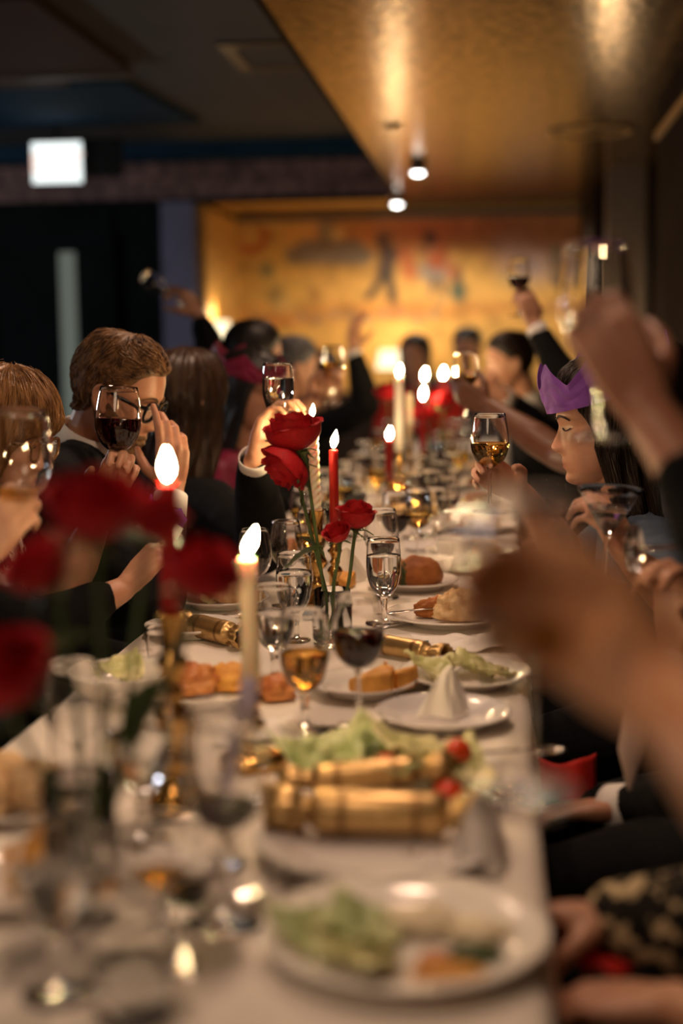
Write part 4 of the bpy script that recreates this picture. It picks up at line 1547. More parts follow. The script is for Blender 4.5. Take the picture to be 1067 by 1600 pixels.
sc_ = MB().add(tube(P, [0.026 + 0.007 * math.sin(i * 2.3) for i in range(25)], 12, rnd_caps=False))
sc_.add(tube([H.w((0.02, 0.05, -0.175)) - b, H.w((0.03, 0.075, -0.21)) - b, H.w((0.035, 0.09, -0.27)) - b], [(0.035, 0.02), (0.045, 0.018), (0.04, 0.01)], 12, side=H.r))
remesh(sc_.obj('scarf', MT['pattern'], t), 0.005, 2, 0.014)
glass('wine', (-0.718, 2.600, 0.998), 'glass of dark red wine raised in front of the man adjusting his glasses', 'redwine', 0.52, 1.17, rot=(0.0, 0.06, 0))

t, H, b = person('bearded ginger man in a dark suit touching his black glasses', (-1.0, 2.98), (-0.805, 2.955, 1.197), (0.92, -0.12, -0.40), skin=(0.58, 0.30, 0.185), k=1.0, hair=('quiff', 'hair_ginger'), top='navysuit', vox=0.0036, strands=1300, brows='hair_ginger',
                 seed=9, collar='whiteshirt', wide=1.08, sh=0.185, lips=True, nbase=(-0.890, 2.98, 1.085),
                 arms=[dict(side='R', el=(-0.665, 2.71, 0.80), wr=(-0.668, 2.845, 1.000), d=(0.05, 0.06, 1.0), pn=(-0.55, 0.84, 0), curls=((8, 16, 10), (20, 40, 22), (28, 45, 25), (32, 46, 28)), spread=6, cuff='whiteshirt', cuffgap=0.03, thumb=(0.7, 0.3)),
                       dict(side='L', el=(-0.86, 3.02, 0.82), wr=(-0.775, 2.87, 0.885), d=(0.62, -0.55, 0.45), pn=(0.55, 0.1, -0.6), curl=(40, 55, 40), cuff='whiteshirt', cuffgap=0.035)])
eyeglasses(t, H, b, 'blackplastic', r=0.0265, hgt=0.0205, drop=-0.004, thick=0.0032)
v, f = [], []
for j in range(22):
    for i in range(41):
        ph = math.radians(-104 + 208 * i / 40)
        z0 = -0.060 if abs(math.degrees(ph)) < 22 else (-0.046 if abs(math.degrees(ph)) < 50 else -0.046 + 0.055 * (abs(math.degrees(ph)) - 50) / 54)
        z = -0.1175 + (z0 + 0.1175) * j / 21
        v.append(tuple(H.at(ph, z, 0.0048 * min(1, 3 * (1 - j / 21) + 0.15) + 0.0022 * nz.noise(V((ph * 18, z * 300, 0)))) - b))
for j in range(21):
    for i in range(40):
        f.append((j * 41 + i, j * 41 + i + 1, (j + 1) * 41 + i + 1, (j + 1) * 41 + i))
MB().add((v, f)).obj('beard', MT['hair_ginger'], t)
t = thing('party_crown', 'folded purple paper crown with a white edge held by the bearded man', 'paper crown', (-0.668, 2.74, 0.945), rot=(0.2, 0.5, 0.3))
solid(MB().add(grid(15, 9, lambda u, v: ((u - 0.5) * 0.085, 0.020 * math.sin(u * PI) + 0.006 * math.sin(v * 7), 0.045 * v * (1 - 0.35 * abs(math.sin(u * 2.5 * PI)) * (v > 0.8))))).obj('folded_paper', MT['purple'], t), 0.003)
solid(MB().add(grid(9, 5, lambda u, v: (0.010 + u * 0.034, 0.004 - 0.012 * u, -0.03 + 0.045 * v))).obj('white_slip', MT['napkin'], t), 0.0012)

person('long-haired brunette in black lifting a water goblet', (-0.99, 3.60), (-0.800, 3.60, 1.150), (0.62, 0.75, -0.12), skin=FAIR, hair=('verylong', 'hair_brown'), vox=0.0042, strands=350, seed=11, nbase=(-0.83, 3.57, 0.95), wide=1.05,
       arms=[dict(side='R', sh=(-0.70, 3.42, 0.90), el=(-0.545, 3.22, 0.825), grip=(-0.466, 3.0, 1.130), d=(0.28, 0.12, 0.85), pn=(0.75, -0.25, 0), curl=(30, 50, 35), cuff='whiteshirt', cuffgap=0.015, thick=1.15)])
glass('goblet', (-0.467, 3.0, 1.090), 'goblet of iced water raised just left of the drooping red rose', 'water', 0.72)

t, H, b = person('guest in magenta with black hair holding up amber wine', (-0.98, 4.2), (-0.735, 4.2, 1.150), (0.9, -0.35, -0.12), skin=TAN, hair=('long', 'hair_black'), top='magenta', topname='dress', seed=13, legs='magenta',
                 arms=[dict(side='L', el=(-0.76, 4.50, 0.93), grip=(-0.540, 4.6, 1.172), d=(0.62, 0.1, 0.62), pn=(0.3, -0.85, 0), curl=GRIP, sleeve='short')])
glass('wine', (-0.535, 4.6, 1.095), 'glass of amber wine raised before the grey-haired guest', 'whitewine', 0.45, 1.0)


def paper_crown(H, label, m, z0=0.050, hgt=0.062, pts=7, r=1.24):
    t = thing('paper_crown', label, 'paper crown', H.w((0, 0, z0)))
    o = V(t.location)
    n = 168

    def fn(u, v):
        ph = -PI + 2 * PI * u
        p = head_pt(ph, z0 + 0.004, 0)
        ell_ = V((p.x * r, p.y * r + 0.002, 0))
        sp = abs(((u * pts) % 1.0) - 0.5) * 2
        top = 0.020 + (hgt - 0.020) * (0.30 + 0.78 * sp ** 1.35)
        fl = 1.0 + 0.10 * v + 0.022 * math.sin(u * 61) * v + 0.034 * nz.noise(V((u * 26, v * 3.5, 1)))
        q = V((ell_.x * fl, ell_.y * fl, z0 + top * v * 1.45 - 0.012))
        q.z += -0.16 * q.y + 0.010
        return H.w(q) - o
    solid(MB().add(grid(n, 9, fn)).obj('paper_band', MT[m], t, smooth=False), 0.0008)
    return t


paper_crown(H, 'magenta paper crown on the guest in magenta', 'magenta', hgt=0.05)
person('guest in black stretching an arm up behind the brunette', (-0.99, 4.9), (-0.85, 4.92, 1.245), (0.75, 0.6, -0.05), skin=TAN, hair=('short', 'hair_black'), seed=17, k=1.03,
       arms=[dict(side='R', sh=(-0.93, 4.78, 1.03), el=(-0.965, 4.86, 1.20), wr=(-1.035, 4.9, 1.395), d=(-0.52, 0.0, 0.80), pn=(-0.6, 0.3, -0.3), curl=GRIP, thick=1.1)])
glass('wine', (-1.095, 4.9, 1.43), 'wine glass tipped sideways in the far raised hand by the dark doorway', None, 0.4, 0.9, rot=(0, -0.9, 0))
person('grey-haired guest seated behind the raised amber wine', (-1.0, 5.8), (-0.835, 5.8, 1.195), (0.85, 0.4, -0.1), skin=FAIR, hair=('short', 'hair_grey'), top='navysuit', seed=19, vox=0.008)
person('guest in black with open hand raised before the mural', (-0.96, 6.4), (-0.80, 6.45, 1.13), (0.9, -0.3, -0.1), skin=FAIR, hair=('short', 'hair_dark'), seed=23, vox=0.008,
       arms=[dict(side='R', sh=(-0.70, 6.26, 0.95), el=(-0.575, 6.2, 1.02), wr=(-0.632, 6.2, 1.262), d=(0.05, 0, 1), pn=(0.5, -0.5, 0), curl=(20, 30, 20), cuff='whiteshirt', thick=1.15)])
person('dark-haired guest in a scarlet top at the far end', (-0.50, 8.15), (-0.475, 8.15, 1.205), (-0.3, -1, -0.1), skin=FAIR, hair=('long', 'hair_dark'), top='redtop', topname='sweater', seed=29, fh=(0, -1, 0), vox=0.009)
person('black-haired guest at the far end behind the raised white wine', (-0.16, 8.55), (-0.19, 8.5, 1.245), (-0.2, -1, -0.15), skin=TAN, hair=('short', 'hair_black'), top='greydress', topname='sweater', seed=31, fh=(0, -1, 0), vox=0.009)

# ---- right side, far to near
person('dark-haired man in a navy suit on the far right side', (0.30, 5.92), (0.045, 5.9, 1.205), (-0.95, -0.25, -0.12), skin=FAIR, hair=('short', 'hair_dark'), top='navysuit', seed=37, nbase=(0.14, 5.92, 1.0), vox=0.007, collar='whiteshirt',
       arms=[dict(side='L', el=(0.14, 5.40, 0.98), wr=(0.01, 5.22, 1.10), d=(-0.75, -0.1, 0.35), pn=(0.1, 0.9, 0), curl=(30, 45, 30), cuff='whiteshirt')])
person('guest in black suit raising red wine high on the right', (0.38, 4.74), (0.375, 4.76, 1.18), (-0.95, 0.1, 0.05), skin=TAN, hair=('short', 'hair_dark'), top='blacksuit', seed=41, vox=0.006,
       arms=[dict(side='L', sh=(0.36, 4.60, 1.00), el=(0.255, 4.74, 1.085), grip=(0.080, 4.9, 1.425), d=(-0.30, 0.08, 0.92), pn=(-0.35, 0.7, 0.15), curl=GRIP, cuff='whiteshirt', cuffgap=0.03, thick=1.1)])
glass('wine', (0.066, 4.9, 1.375), 'glass of red wine lifted high before the mural', 'redwine', 0.42, 1.02)
person('dark-skinned guest reaching a bare arm across the table', (0.38, 3.62), (0.385, 3.62, 1.16), (-0.95, 0.2, 0.0), skin=DARK, hair=('short', 'hair_black'), top='greydress', topname='dress', seed=43, vox=0.005, legs='greydress',
       arms=[dict(side='L', sh=(0.31, 3.52, 0.96), el=(0.165, 3.90, 0.985), grip=(-0.095, 4.1, 1.155), d=(-0.80, 0.25, 0.40), pn=(0.2, 0.8, 0.2), curl=GRIP, sleeve='short', thick=1.15)])
glass('wine', (-0.097, 4.1, 1.075), 'glass of white wine in the dark hand beyond the focused wine glass', 'whitewine', 0.35, 1.0)

t, H, b = person('smiling brunette in slate blue wearing the purple paper crown', (0.38, 2.77), (0.205, 2.80, 1.135), (-1, -0.06, -0.10), skin=(0.62, 0.35, 0.24), hair=('long', 'hair_dark'), top='bluedress', topname='dress', vox=0.0036, strands=900, lips=True,
                 brows='hair_dark', seed=47, neckline=0.012, legs='blacksuit', k=0.98, nbase=(0.262, 2.79, 0.945), sh=0.165,
                 arms=[dict(side='L', sh=(0.285, 2.63, 0.905), el=(0.315, 2.44, 0.845), grip=(0.160, 2.372, 0.995), d=(-0.45, 0.05, 0.80), pn=(-0.70, 0.55, 0), curl=(35, 50, 30), sleeve='short', s=0.92),
                       dict(side='R', el=(0.15, 2.96, 0.84), grip=(-0.012, 2.775, 1.030), d=(-0.70, -0.35, 0.50), pn=(-0.2, -0.8, 0), curl=(30, 45, 30), sleeve='short', s=0.92)])
paper_crown(H, 'purple paper crown on the smiling brunette', 'purple', z0=0.052, hgt=0.066)
glass('wine', (-0.018, 2.75, 0.968), 'sharp glass of white wine held up over the right of the table', 'whitewine', 0.46, 1.0)
glass('martini', (0.170, 2.318, 0.905), 'martini glass with a clear drink held before the crowned brunette', 'water', 0.62, 1.0, rot=(0.03, 0.05, 0))
person('guest in black lap and pale shirt sleeve beside the tilted glass', (0.40, 2.08), (0.50, 2.10, 1.14), (-1, 0.2, 0), skin=TAN, hair=('short', 'hair_dark'), top='blacksuit', seed=53, vox=0.005,
       arms=[dict(side='L', el=(0.36, 1.92, 0.66), wr=(0.188, 2.10, 0.60), d=(-1, 0.0, -0.10), pn=(0.05, -0.15, -1), curl=(12, 18, 12), spread=7, cuff='whiteshirt', cuffgap=-0.01),
             dict(side='R', el=(0.285, 2.05, 0.745), wr=(0.246, 1.95, 0.872), d=(-0.06, -0.06, 1), pn=(-0.6, -0.6, 0), curl=GRIP, sleeve='bare', own='pinkshirt')])
_p = [o for o in bpy.data.objects if o.get('label', '').startswith('guest in black lap')][0]
_st = MB().add(tube([V((0.205, 2.03, 0.84)) - _p.location, V((0.196, 2.00, 0.78)) - _p.location, V((0.186, 1.99, 0.72)) - _p.location, V((0.184, 1.985, 0.665)) - _p.location], [(0.012, 0.004), (0.020, 0.005), (0.019, 0.005), (0.003, 0.002)], 10, side=(1, 0.15, 0.1))).obj('shirt_tail', MT['pinkshirt'], _p)
_st['label'] = 'pale pointed shirt tail'
glass('wine', (0.187, 2.00, 1.007), 'empty wine glass tipped on its side beside the martini glass', None, 0.3, 1.0, rot=(0.45, PI / 2 - 0.12, 0), name='tilted_glass')
person('guest in black sleeve raising an empty glass on the near right', (0.43, 1.56), (0.50, 1.54, 1.16), (-1, 0.3, 0), skin=(0.48, 0.24, 0.15), hair=('short', 'hair_black'), top='blacksuit', seed=59, vox=0.005,
       arms=[dict(side='L', sh=(0.42, 1.34, 0.98), el=(0.235, 1.38, 1.09), grip=(0.108, 1.50, 1.298), d=(-0.42, 0.10, 0.80), pn=(-0.15, 0.85, 0.1), curl=GRIP, cuffgap=0.055)])
glass('wine', (0.100, 1.50, 1.196), 'large empty wine glass gripped by the blurred hand above the crown', None, 0.3, 1.05)
person('guest in black and gold tweed with hands in lap', (0.42, 1.05), (0.50, 1.04, 1.16), (-1, 0.2, 0), skin=TAN, hair=('long', 'hair_dark'), top='tweed', seed=61, vox=0.006,
       arms=[dict(side='R', sh=(0.40, 1.30, 0.95), el=(0.31, 1.40, 0.705), wr=(0.128, 1.46, 0.695), d=(-1, 0.1, -0.05), pn=(0, -0.3, -1), curl=(60, 75, 50), thick=1.25, cuffgap=-0.015),
             dict(side='L', el=(0.30, 1.10, 0.70), wr=(0.165, 1.31, 0.672), d=(-0.9, 0.25, -0.15), pn=(0, 0, -1), curl=(20, 30, 20), sleeve='half')])
person('guest with a bare arm reaching a glass into the near foreground', (0.40, 0.52), (0.46, 0.50, 1.22), (-1, 0.5, 0), skin=(0.72, 0.38, 0.19), hair=('long', 'hair_dark'), top='bluedress', topname='dress', seed=67, vox=0.005,
       arms=[dict(side='R', sh=(0.36, 0.66, 1.02), el=(0.175, 0.53, 1.055), grip=(0.026, 0.85, 1.128), d=(-0.42, 0.62, 0.22), pn=(-0.5, -0.35, 0.15), curl=(35, 50, 35), sleeve='short', thick=1.05)])
glass('wine', (0.014, 0.87, 1.015), 'blurred wine glass in the nearest hand over the right of the table', 'whitewine', 0.25, 1.0)

# ------------------------------------------------------------------ on the table: focus zone
Z1 = TZ + 0.0015
vase((-0.302, 2.54, Z1), 0.033, 0.105, 'clear glass cylinder vase of roses in the middle of the table')
rose((-0.364, 2.52, 1.108), 0.050, (-0.10, -0.12, 1), 'large open red rose in front of the twisted candle', [(-0.358, 2.52, 1.05), (-0.334, 2.54, 0.93), (-0.296, 2.552, 0.77)], [((-0.347, 2.52, 1.04), (-0.4, -0.3, -0.9), 0.040)])
rose((-0.360, 2.505, 1.100), 0.044, (-0.62, -0.30, -0.62), 'drooping red rose hanging below the large open rose', [(-0.344, 2.51, 1.096), (-0.340, 2.52, 1.05), (-0.326, 2.53, 0.93), (-0.308, 2.535, 0.77)],
     [((-0.336, 2.51, 1.07), (-0.3, -0.3, -1), 0.040), ((-0.315, 2.53, 0.93), (-0.8, -0.2, -0.15), 0.085), ((-0.315, 2.53, 0.91), (-0.5, 0.3, 0.8), 0.06)], droop=0.8)
rose((-0.258, 2.54, 0.964), 0.036, (0.10, -0.05, 1), 'upright cup-shaped red rose to the right of the red candle', [(-0.263, 2.54, 0.93), (-0.275, 2.53, 0.85), (-0.312, 2.53, 0.77)], [((-0.262, 2.54, 0.955), (0.8, -0.2, -0.2), 0.03)], open_=0.6)
rose((-0.282, 2.50, 0.948), 0.024, (-0.25, -0.4, 0.85), 'small red rosebud with loose petal below the cup-shaped rose', [(-0.285, 2.505, 0.92), (-0.297, 2.52, 0.86), (-0.300, 2.53, 0.77)], open_=0.9)
candlestick((-0.378, 2.915, Z1), 0.205, 'tall brass candlestick under the twisted cream candle', r=0.040, fat=1.15)
candle((-0.378, 2.915, Z1 + 0.190), 0.205, 0.0115, 'creamwax', 'twisted cream candle behind the large rose', spiral=True, lean=(0.0, -0.03), fl=0.95, flean=(0.12, 0))
candlestick((-0.345, 2.953, Z1), 0.150, 'short brass candlestick under the sharp red candle', r=0.036, fat=0.9)
candle((-0.345, 2.953, Z1 + 0.140), 0.188, 0.0100, 'redwax', 'slim red candle burning sharply in the middle of the table', fl=1.3, flean=(0.14, 0))
glass('goblet', (-0.225, 2.751, Z1), 'sharp goblet of iced water in front of the bread roll', 'water', 0.72, 1.02)
glass('wine', (-0.252, 3.03, Z1), 'glass of red wine directly behind the sharp water goblet', 'redwine', 0.30, 1.02)
glass('wine', (-0.412, 3.10, Z1), 'glass of pale wine behind the tall brass candlestick', 'whitewine', 0.45, 0.98)
glass('goblet', (-0.378, 2.58, Z1), 'water goblet left of the rose vase, rearmost of the cluster', 'water', 0.70, 1.0)
glass('goblet', (-0.368, 2.27, Z1), 'water goblet left of the rose vase, nearest of the cluster', 'water', 0.60, 0.96)
glass('wine', (-0.490, 2.80, Z1), 'empty wine glass directly behind the near cream candle flame', None, 0.4, 0.95)
glass('wine', (-0.445, 2.93, Z1), 'empty wine glass left of the tall brass candlestick', None, 0.4, 0.95)
glass('wine', (-0.200, 1.985, Z1), 'standing glass of dark red wine in front of the rose vase', 'redwine', 0.50, 1.02)
glass('goblet', (-0.276, 1.97, Z1), 'stemmed glass of golden cider left of the standing red wine', 'beer', 0.50, 1.05)
glass('tumbler', (-0.560, 2.30, Z1), 'empty tumbler on the left table edge by the gold cracker', None, 0.4, 0.85)
plate(-0.193, 3.16, 0.105, 'white plate under the split bread roll')
food('bread_roll', -0.180, 3.15, Z1 + 0.008, (0.056, 0.050, 0.040), 'crust', 'golden split bread roll behind the sharp water goblet', seed=3, amp=0.10)
food('bread_roll', -0.226, 3.165, Z1 + 0.008, (0.030, 0.042, 0.034), 'crust', 'smaller half of the split bread roll', seed=6, amp=0.10)
food('herb_filling', -0.209, 3.125, Z1 + 0.010, (0.010, 0.022, 0.030), 'herb', 'dark herb filling in the split of the bread roll', 'herbs', seed=4, amp=0.4, fr=3)
bowl(-0.155, 3.30, 0.050, 0.045, 'small white bowl behind the bread roll')
cup(-0.105, 3.40, 0.048, 0.060, 'white teacup on saucer behind the main dish plate', 0.3, z=Z1 + 0.012)
plate(-0.105, 3.40, 0.080, 'white saucer under the teacup')
plate(-0.095, 2.77, 0.128, 'white plate of bread chunk and browned food with a fork')
food('bread_chunk', -0.075, 2.735, Z1 + 0.010, (0.044, 0.030, 0.036), 'crumb', 'torn chunk of pale bread on the plate with the fork', seed=12, amp=0.35, fr=2.5)
food('roast_piece', -0.135, 2.775, Z1 + 0.009, (0.032, 0.020, 0.022), 'crust', 'browned roast piece on the plate with the fork', 'food', seed=15, amp=0.25, fr=2.5)
food('roast_piece', -0.118, 2.835, Z1 + 0.009, (0.030, 0.024, 0.018), 'salmon', 'orange cheesy morsel at the back of the plate with the fork', 'food', seed=17, amp=0.35, fr=3)
food('stuffing', -0.060, 2.810, Z1 + 0.009, (0.040, 0.030, 0.022), 'crumb', 'heap of stuffing behind the torn bread chunk', 'food', seed=19, amp=0.4, fr=3)
tomato(-0.092, 2.83, Z1 + 0.034, 0.013, 'small red tomato piece on the stuffing', 0.4)
cutlery('fork', (-0.215, 2.735, Z1 + 0.022), 0.25, 'silver fork resting on the plate of bread and roast', pitch=0.03, L=0.18)
cutlery('knife', (-0.230, 2.70, Z1), 0.55, 'silver knife on the cloth beside the plate of bread and roast', L=0.17)
napkin_tent(-0.350, 3.22, Z1, 0.065, 0.085, 0.3, 'pointed white folded napkin behind the small rosebud')
wedge(-0.335, 3.12, Z1, 0.045, 'corn', 'pale golden bread wedge below the pointed folded napkin', 1.9, 'bread_wedge', 'bread')
o = MB().add(box(-0.030, 0.030, -0.022, 0.022, 0, 0.012)).obj('small_box', MT['bluecard'], loc=(-0.362, 2.80, Z1), smooth=False)
bevbox(tag(o, 'small blue box at the foot of the tall brass candlestick', 'box'), 0.002)
# right front
plate(-0.055, 2.27, 0.108, 'white plate of pale lettuce nearest the wide napkin')
lettuce(-0.105, 2.27, Z1 + 0.012, 0.042, 0.4, 'pale lettuce leaf, left one on the salad plate by the wide napkin', 2)
lettuce(-0.045, 2.285, Z1 + 0.012, 0.044, 1.4, 'pale lettuce leaf, middle one on the salad plate by the wide napkin', 3)
lettuce(-0.005, 2.255, Z1 + 0.012, 0.036, 2.2, 'pale lettuce leaf, right one on the salad plate by the wide napkin', 4)
napkin_flat(-0.060, 2.56, Z1, 0.19, 0.13, 0.1, 'wide white napkin between the salad plate and the plate with fork', 3)
o = MB().add(grid(5, 5, lambda u, v: ((u - 0.5) * 0.075, (v - 0.5) * 0.05, 0.002 + 0.006 * u))).obj('place_card', MT['teal'], loc=(-0.165, 2.53, Z1))
solid(tag(o, 'teal card beside the gold cracker end', 'card'), 0.0012)
cracker((-0.170, 2.44, Z1 + 0.020), -0.62, 'gold cracker on the cloth behind the standing red wine', L=0.20, r=0.018)
plate(-0.080, 2.02, 0.098, 'white plate holding a pointed napkin behind the salad', 'lavchina')
napkin_tent(-0.070, 2.01, Z1 + 0.012, 0.045, 0.075, 0.5, 'pointed napkin standing on its plate behind the salad')
plate(-0.215, 2.19, 0.085, 'white plate under the golden cornbread')
wedge(-0.235, 2.16, Z1 + 0.010, 0.048, 'corn', 'golden cornbread wedge behind the cider, left of two', 0.2, 'cornbread', 'bread')
wedge(-0.190, 2.215, Z1 + 0.010, 0.042, 'corn', 'golden cornbread wedge behind the standing red wine, right of two', -0.5, 'cornbread', 'bread')
# centre salad plate with the cracker
plate(-0.118, 1.710, 0.142, 'wide white plate of salad behind the gold crackers')
for i, (x, y, s, a, m, lb) in enumerate([(-0.215, 1.720, 0.062, 0.3, 'lettucedark', 'green lettuce leaf at the left of the wide salad plate'), (-0.165, 1.745, 0.060, 1.2, 'lettucedark', 'green lettuce leaf second from left on the wide salad plate'),
                                         (-0.095, 1.750, 0.066, 2.3, 'lettuce', 'tall pale lettuce leaf at the back of the wide salad plate'), (-0.055, 1.705, 0.055, 0.8, 'lettuce', 'pale lettuce leaf right of the tomato on the wide salad plate'),
                                         (-0.125, 1.675, 0.048, 2.9, 'lettucedark', 'small green lettuce leaf at the front of the wide salad plate')]):
    lettuce(x, y, Z1 + 0.014, s, a, lb, 10 + i, m, 0.35)
tomato(-0.050, 1.730, Z1 + 0.044, 0.012, 'red tomato wedge on top of the tall pale lettuce', 0.9, 0.8)
tomato(-0.138, 1.700, Z1 + 0.034, 0.011, 'red tomato wedge in the middle of the green lettuce', 0.2, 0.4)
tomato(-0.060, 1.640, Z1 + 0.020, 0.012, 'red tomato wedge at the right front of the wide salad plate', -0.2, 0.3)
cutlery('spoon', (-0.06, 1.755, Z1 + 0.030), 0.15, 'silver spoon on the right rim of the wide salad plate', L=0.15)
cracker((-0.160, 1.655, Z1 + 0.035), 0.06, 'gold cracker leaning on the salad plate, rear of the two', L=0.21, r=0.018, pitch=0.10)
plate(-0.130, 1.49, 0.135, 'white plate under the large near gold cracker', 'lavchina')
cracker((-0.132, 1.515, Z1 + 0.036), -0.02, 'large gold cracker lying across its plate, front of the two', L=0.25, r=0.025)
napkin_tent(-0.005, 1.44, Z1, 0.050, 0.085, 0.8, 'white napkin folded upright at the right table edge', 0.2)
napkin_flat(-0.345, 1.955, Z1, 0.13, 0.12, 0.3, 'flat white napkin between the red and cream candles', 8)
# near candles
candlestick((-0.322, 1.80, Z1), 0.115, 'low brass candlestick under the cream candle with bent flame', r=0.046, fat=1.0)
candle((-0.322, 1.80, Z1 + 0.108), 0.168, 0.0122, 'creamwax', 'cream candle with its flame bent to one side', lean=(0.0, -0.02), fl=1.25, flean=(0.30, 0))
candlestick((-0.385, 1.62, Z1), 0.235, 'tall brass candlestick under the blurred red candle', r=0.045, fat=1.15)
candle((-0.385, 1.62, Z1 + 0.222), 0.170, 0.0115, 'redwax', 'thick red candle burning behind the near roses', fl=1.25, flean=(0.0, 0))
o = MB().add(tube([(-0.270, 1.50, 0.935), (-0.276, 1.51, 0.90), (-0.298, 1.55, 0.83), (-0.327, 1.60, Z1 + 0.004)], [(0.0100, 0.0015)] * 4, 8, side=(0.9, -0.2, 0.3))).obj('ribbon', MT['lilac'])
tag(o, 'lilac paper ribbon slanting down beside the cream candle', 'ribbon')
o.location = (0, 0, 0)
# left side
plate(-0.585, 2.92, 0.098, 'white plate of salad and bread beside the guest hand with rings')
lettuce(-0.625, 2.93, Z1 + 0.014, 0.055, 0.6, 'green lettuce leaf on the plate by the guest hand with rings', 21, 'lettucedark')
lettuce(-0.590, 2.95, Z1 + 0.016, 0.045, 2.0, 'pale lettuce leaf on the plate by the guest hand with rings', 22)
food('bread_slice', -0.545, 2.905, Z1 + 0.010, (0.050, 0.026, 0.030), 'crumb', 'thick slice of yellow bread on the plate by the guest hand with rings', seed=25, amp=0.2)
plate(-0.585, 2.63, 0.090, 'empty white plate at the left table edge')
cutlery('knife', (-0.640, 2.74, Z1 + 0.001), 0.5, 'silver knife between the two left edge plates', L=0.19)
cracker((-0.530, 2.56, Z1 + 0.024), -0.75, 'gold cracker on the left beside the empty plate', L=0.20, r=0.022)
bowl(-0.590, 2.13, 0.085, 0.045, 'white bowl at the left table edge behind the near roses')
lettuce(-0.590, 2.14, Z1 + 0.030, 0.045, 0.8, 'pale lettuce leaf in the white bowl at the left table edge', 31)
plate(-0.455, 2.13, 0.090, 'white plate of orange food behind the tall red candle')
food('roast_piece', -0.480, 2.13, Z1 + 0.010, (0.045, 0.032, 0.030), 'salmon', 'orange roast slice behind the tall red candle', 'food', seed=33, amp=0.3)
food('roast_piece', -0.425, 2.16, Z1 + 0.010, (0.036, 0.030, 0.026), 'corn', 'golden roast potato beside the orange slice', 'food', seed=35, amp=0.2)
food('roast_piece', -0.345, 2.14, Z1 + 0.001, (0.032, 0.026, 0.024), 'salmon', 'reddish bread crust on the cloth left of the cider', 'food', seed=36, amp=0.3)
# ------------------------------------------------------------------ near blurred zone
plate(-0.085, 1.245, 0.132, 'nearest white plate with green salad')
for i, (x, y, s, a, m, lb) in enumerate([(-0.165, 1.215, 0.044, 0.4, 'lettucedark', 'green lettuce at the left of the nearest plate'), (-0.125, 1.225, 0.042, 1.5, 'lettucedark', 'green lettuce in the middle of the nearest plate'),
                                         (-0.120, 1.175, 0.040, 2.4, 'lettuce', 'pale lettuce at the front of the nearest plate')]):
    lettuce(x, y, Z1 + 0.012, s, a, lb, 40 + i, m, 0.3)
food('roast_piece', -0.055, 1.185, Z1 + 0.009, (0.016, 0.013, 0.010), 'salmon', 'orange morsel on the nearest plate', 'food', seed=43)
food('roast_piece', -0.020, 1.200, Z1 + 0.009, (0.026, 0.018, 0.010), 'herb', 'dark olive morsel at the right of the nearest plate', 'food', seed=44)
food('stuffing', -0.075, 1.270, Z1 + 0.009, (0.036, 0.026, 0.012), 'cream', 'pale stuffing at the back of the nearest plate', 'food', seed=46, amp=0.35)
food('stuffing', -0.020, 1.255, Z1 + 0.009, (0.030, 0.022, 0.010), 'cream', 'creamy yellow mash at the back right of the nearest plate', 'food', seed=47, amp=0.3)
food('roast_piece', -0.040, 1.160, Z1 + 0.009, (0.034, 0.014, 0.010), 'corn', 'yellow morsel at the front of the nearest plate', 'food', seed=45)
glass('wine', (-0.262, 1.29, Z1), 'nearly empty red wine glass beside the nearest plate', 'redwine', 0.24, 1.06, rot=(0.0, 0.03, 0))
glass('goblet', (-0.395, 1.50, Z1), 'water goblet in front of the tall red candle', 'water', 0.6, 1.05)
glass('wine', (-0.500, 1.60, Z1), 'empty wine glass behind the near rose vase', None, 0.5, 0.95)
glass('goblet', (-0.375, 1.13, Z1), 'nearest water goblet at the lower left', 'water', 0.5, 1.0)
glass('tumbler', (-0.30, 1.09, Z1), 'nearest tumbler left of the nearest plate', 'water', 0.5, 1.0)
glass('wine', (-0.300, 1.44, Z1), 'empty wine glass in front of the low brass candlestick', None, 0.3, 0.92)
glass('goblet', (-0.455, 1.47, Z1), 'water goblet beside the empty wine glass behind the near rose vase', 'water', 0.35, 0.95)
glass('coupe', (-0.300, 1.19, Z1), 'near coupe with a trace of cider left of the nearest plate', 'beer', 0.25, 0.95)
cutlery('spoon', (-0.345, 1.26, Z1), 0.7, 'silver spoon by the foot of the nearest coupe', L=0.15)
cutlery('fork', (-0.270, 1.165, Z1), 1.9, 'silver fork along the left rim of the nearest plate', L=0.17)
cutlery('spoon', (-0.215, 1.375, Z1), -0.2, 'silver spoon behind the nearest plate', L=0.15)
cutlery('fork', (-0.420, 1.55, Z1), 0.35, 'silver fork before the tall red candle', L=0.16)
cutlery('knife', (-0.250, 1.98, Z1), 0.2, 'silver knife in front of the cider glass', L=0.16)
plate(-0.575, 1.60, 0.100, 'white plate of pale bread rolls on the near left')
for i, (x, y, r_) in enumerate([(-0.605, 1.62, 0.040), (-0.545, 1.585, 0.042), (-0.60, 1.555, 0.038)]):
    food('bread_roll', x, y, Z1 + 0.009, (r_, r_ * 0.9, r_ * 0.85), 'crumb', ('pale bread roll at the back of the near left plate', 'pale bread roll at the right of the near left plate', 'pale bread roll at the front of the near left plate')[i], seed=50 + i)
plate(-0.480, 1.36, 0.105, 'white plate with golden food at the lower left')
wedge(-0.520, 1.39, Z1 + 0.010, 0.048, 'corn', 'golden cornbread wedge on the lower left plate', 0.5, 'cornbread', 'bread')
food('roast_piece', -0.455, 1.33, Z1 + 0.009, (0.034, 0.026, 0.020), 'crumb', 'pale stuffing on the lower left plate', 'food', seed=55, amp=0.3)
o = MB().add(box(-0.030, 0.030, -0.020, 0.020, 0, 0.012)).obj('small_box', MT['blackplastic'], loc=(-0.325, 1.345, Z1), smooth=False)
bevbox(tag(o, 'small black box on the cloth left of the empty red wine glass', 'box'), 0.003)
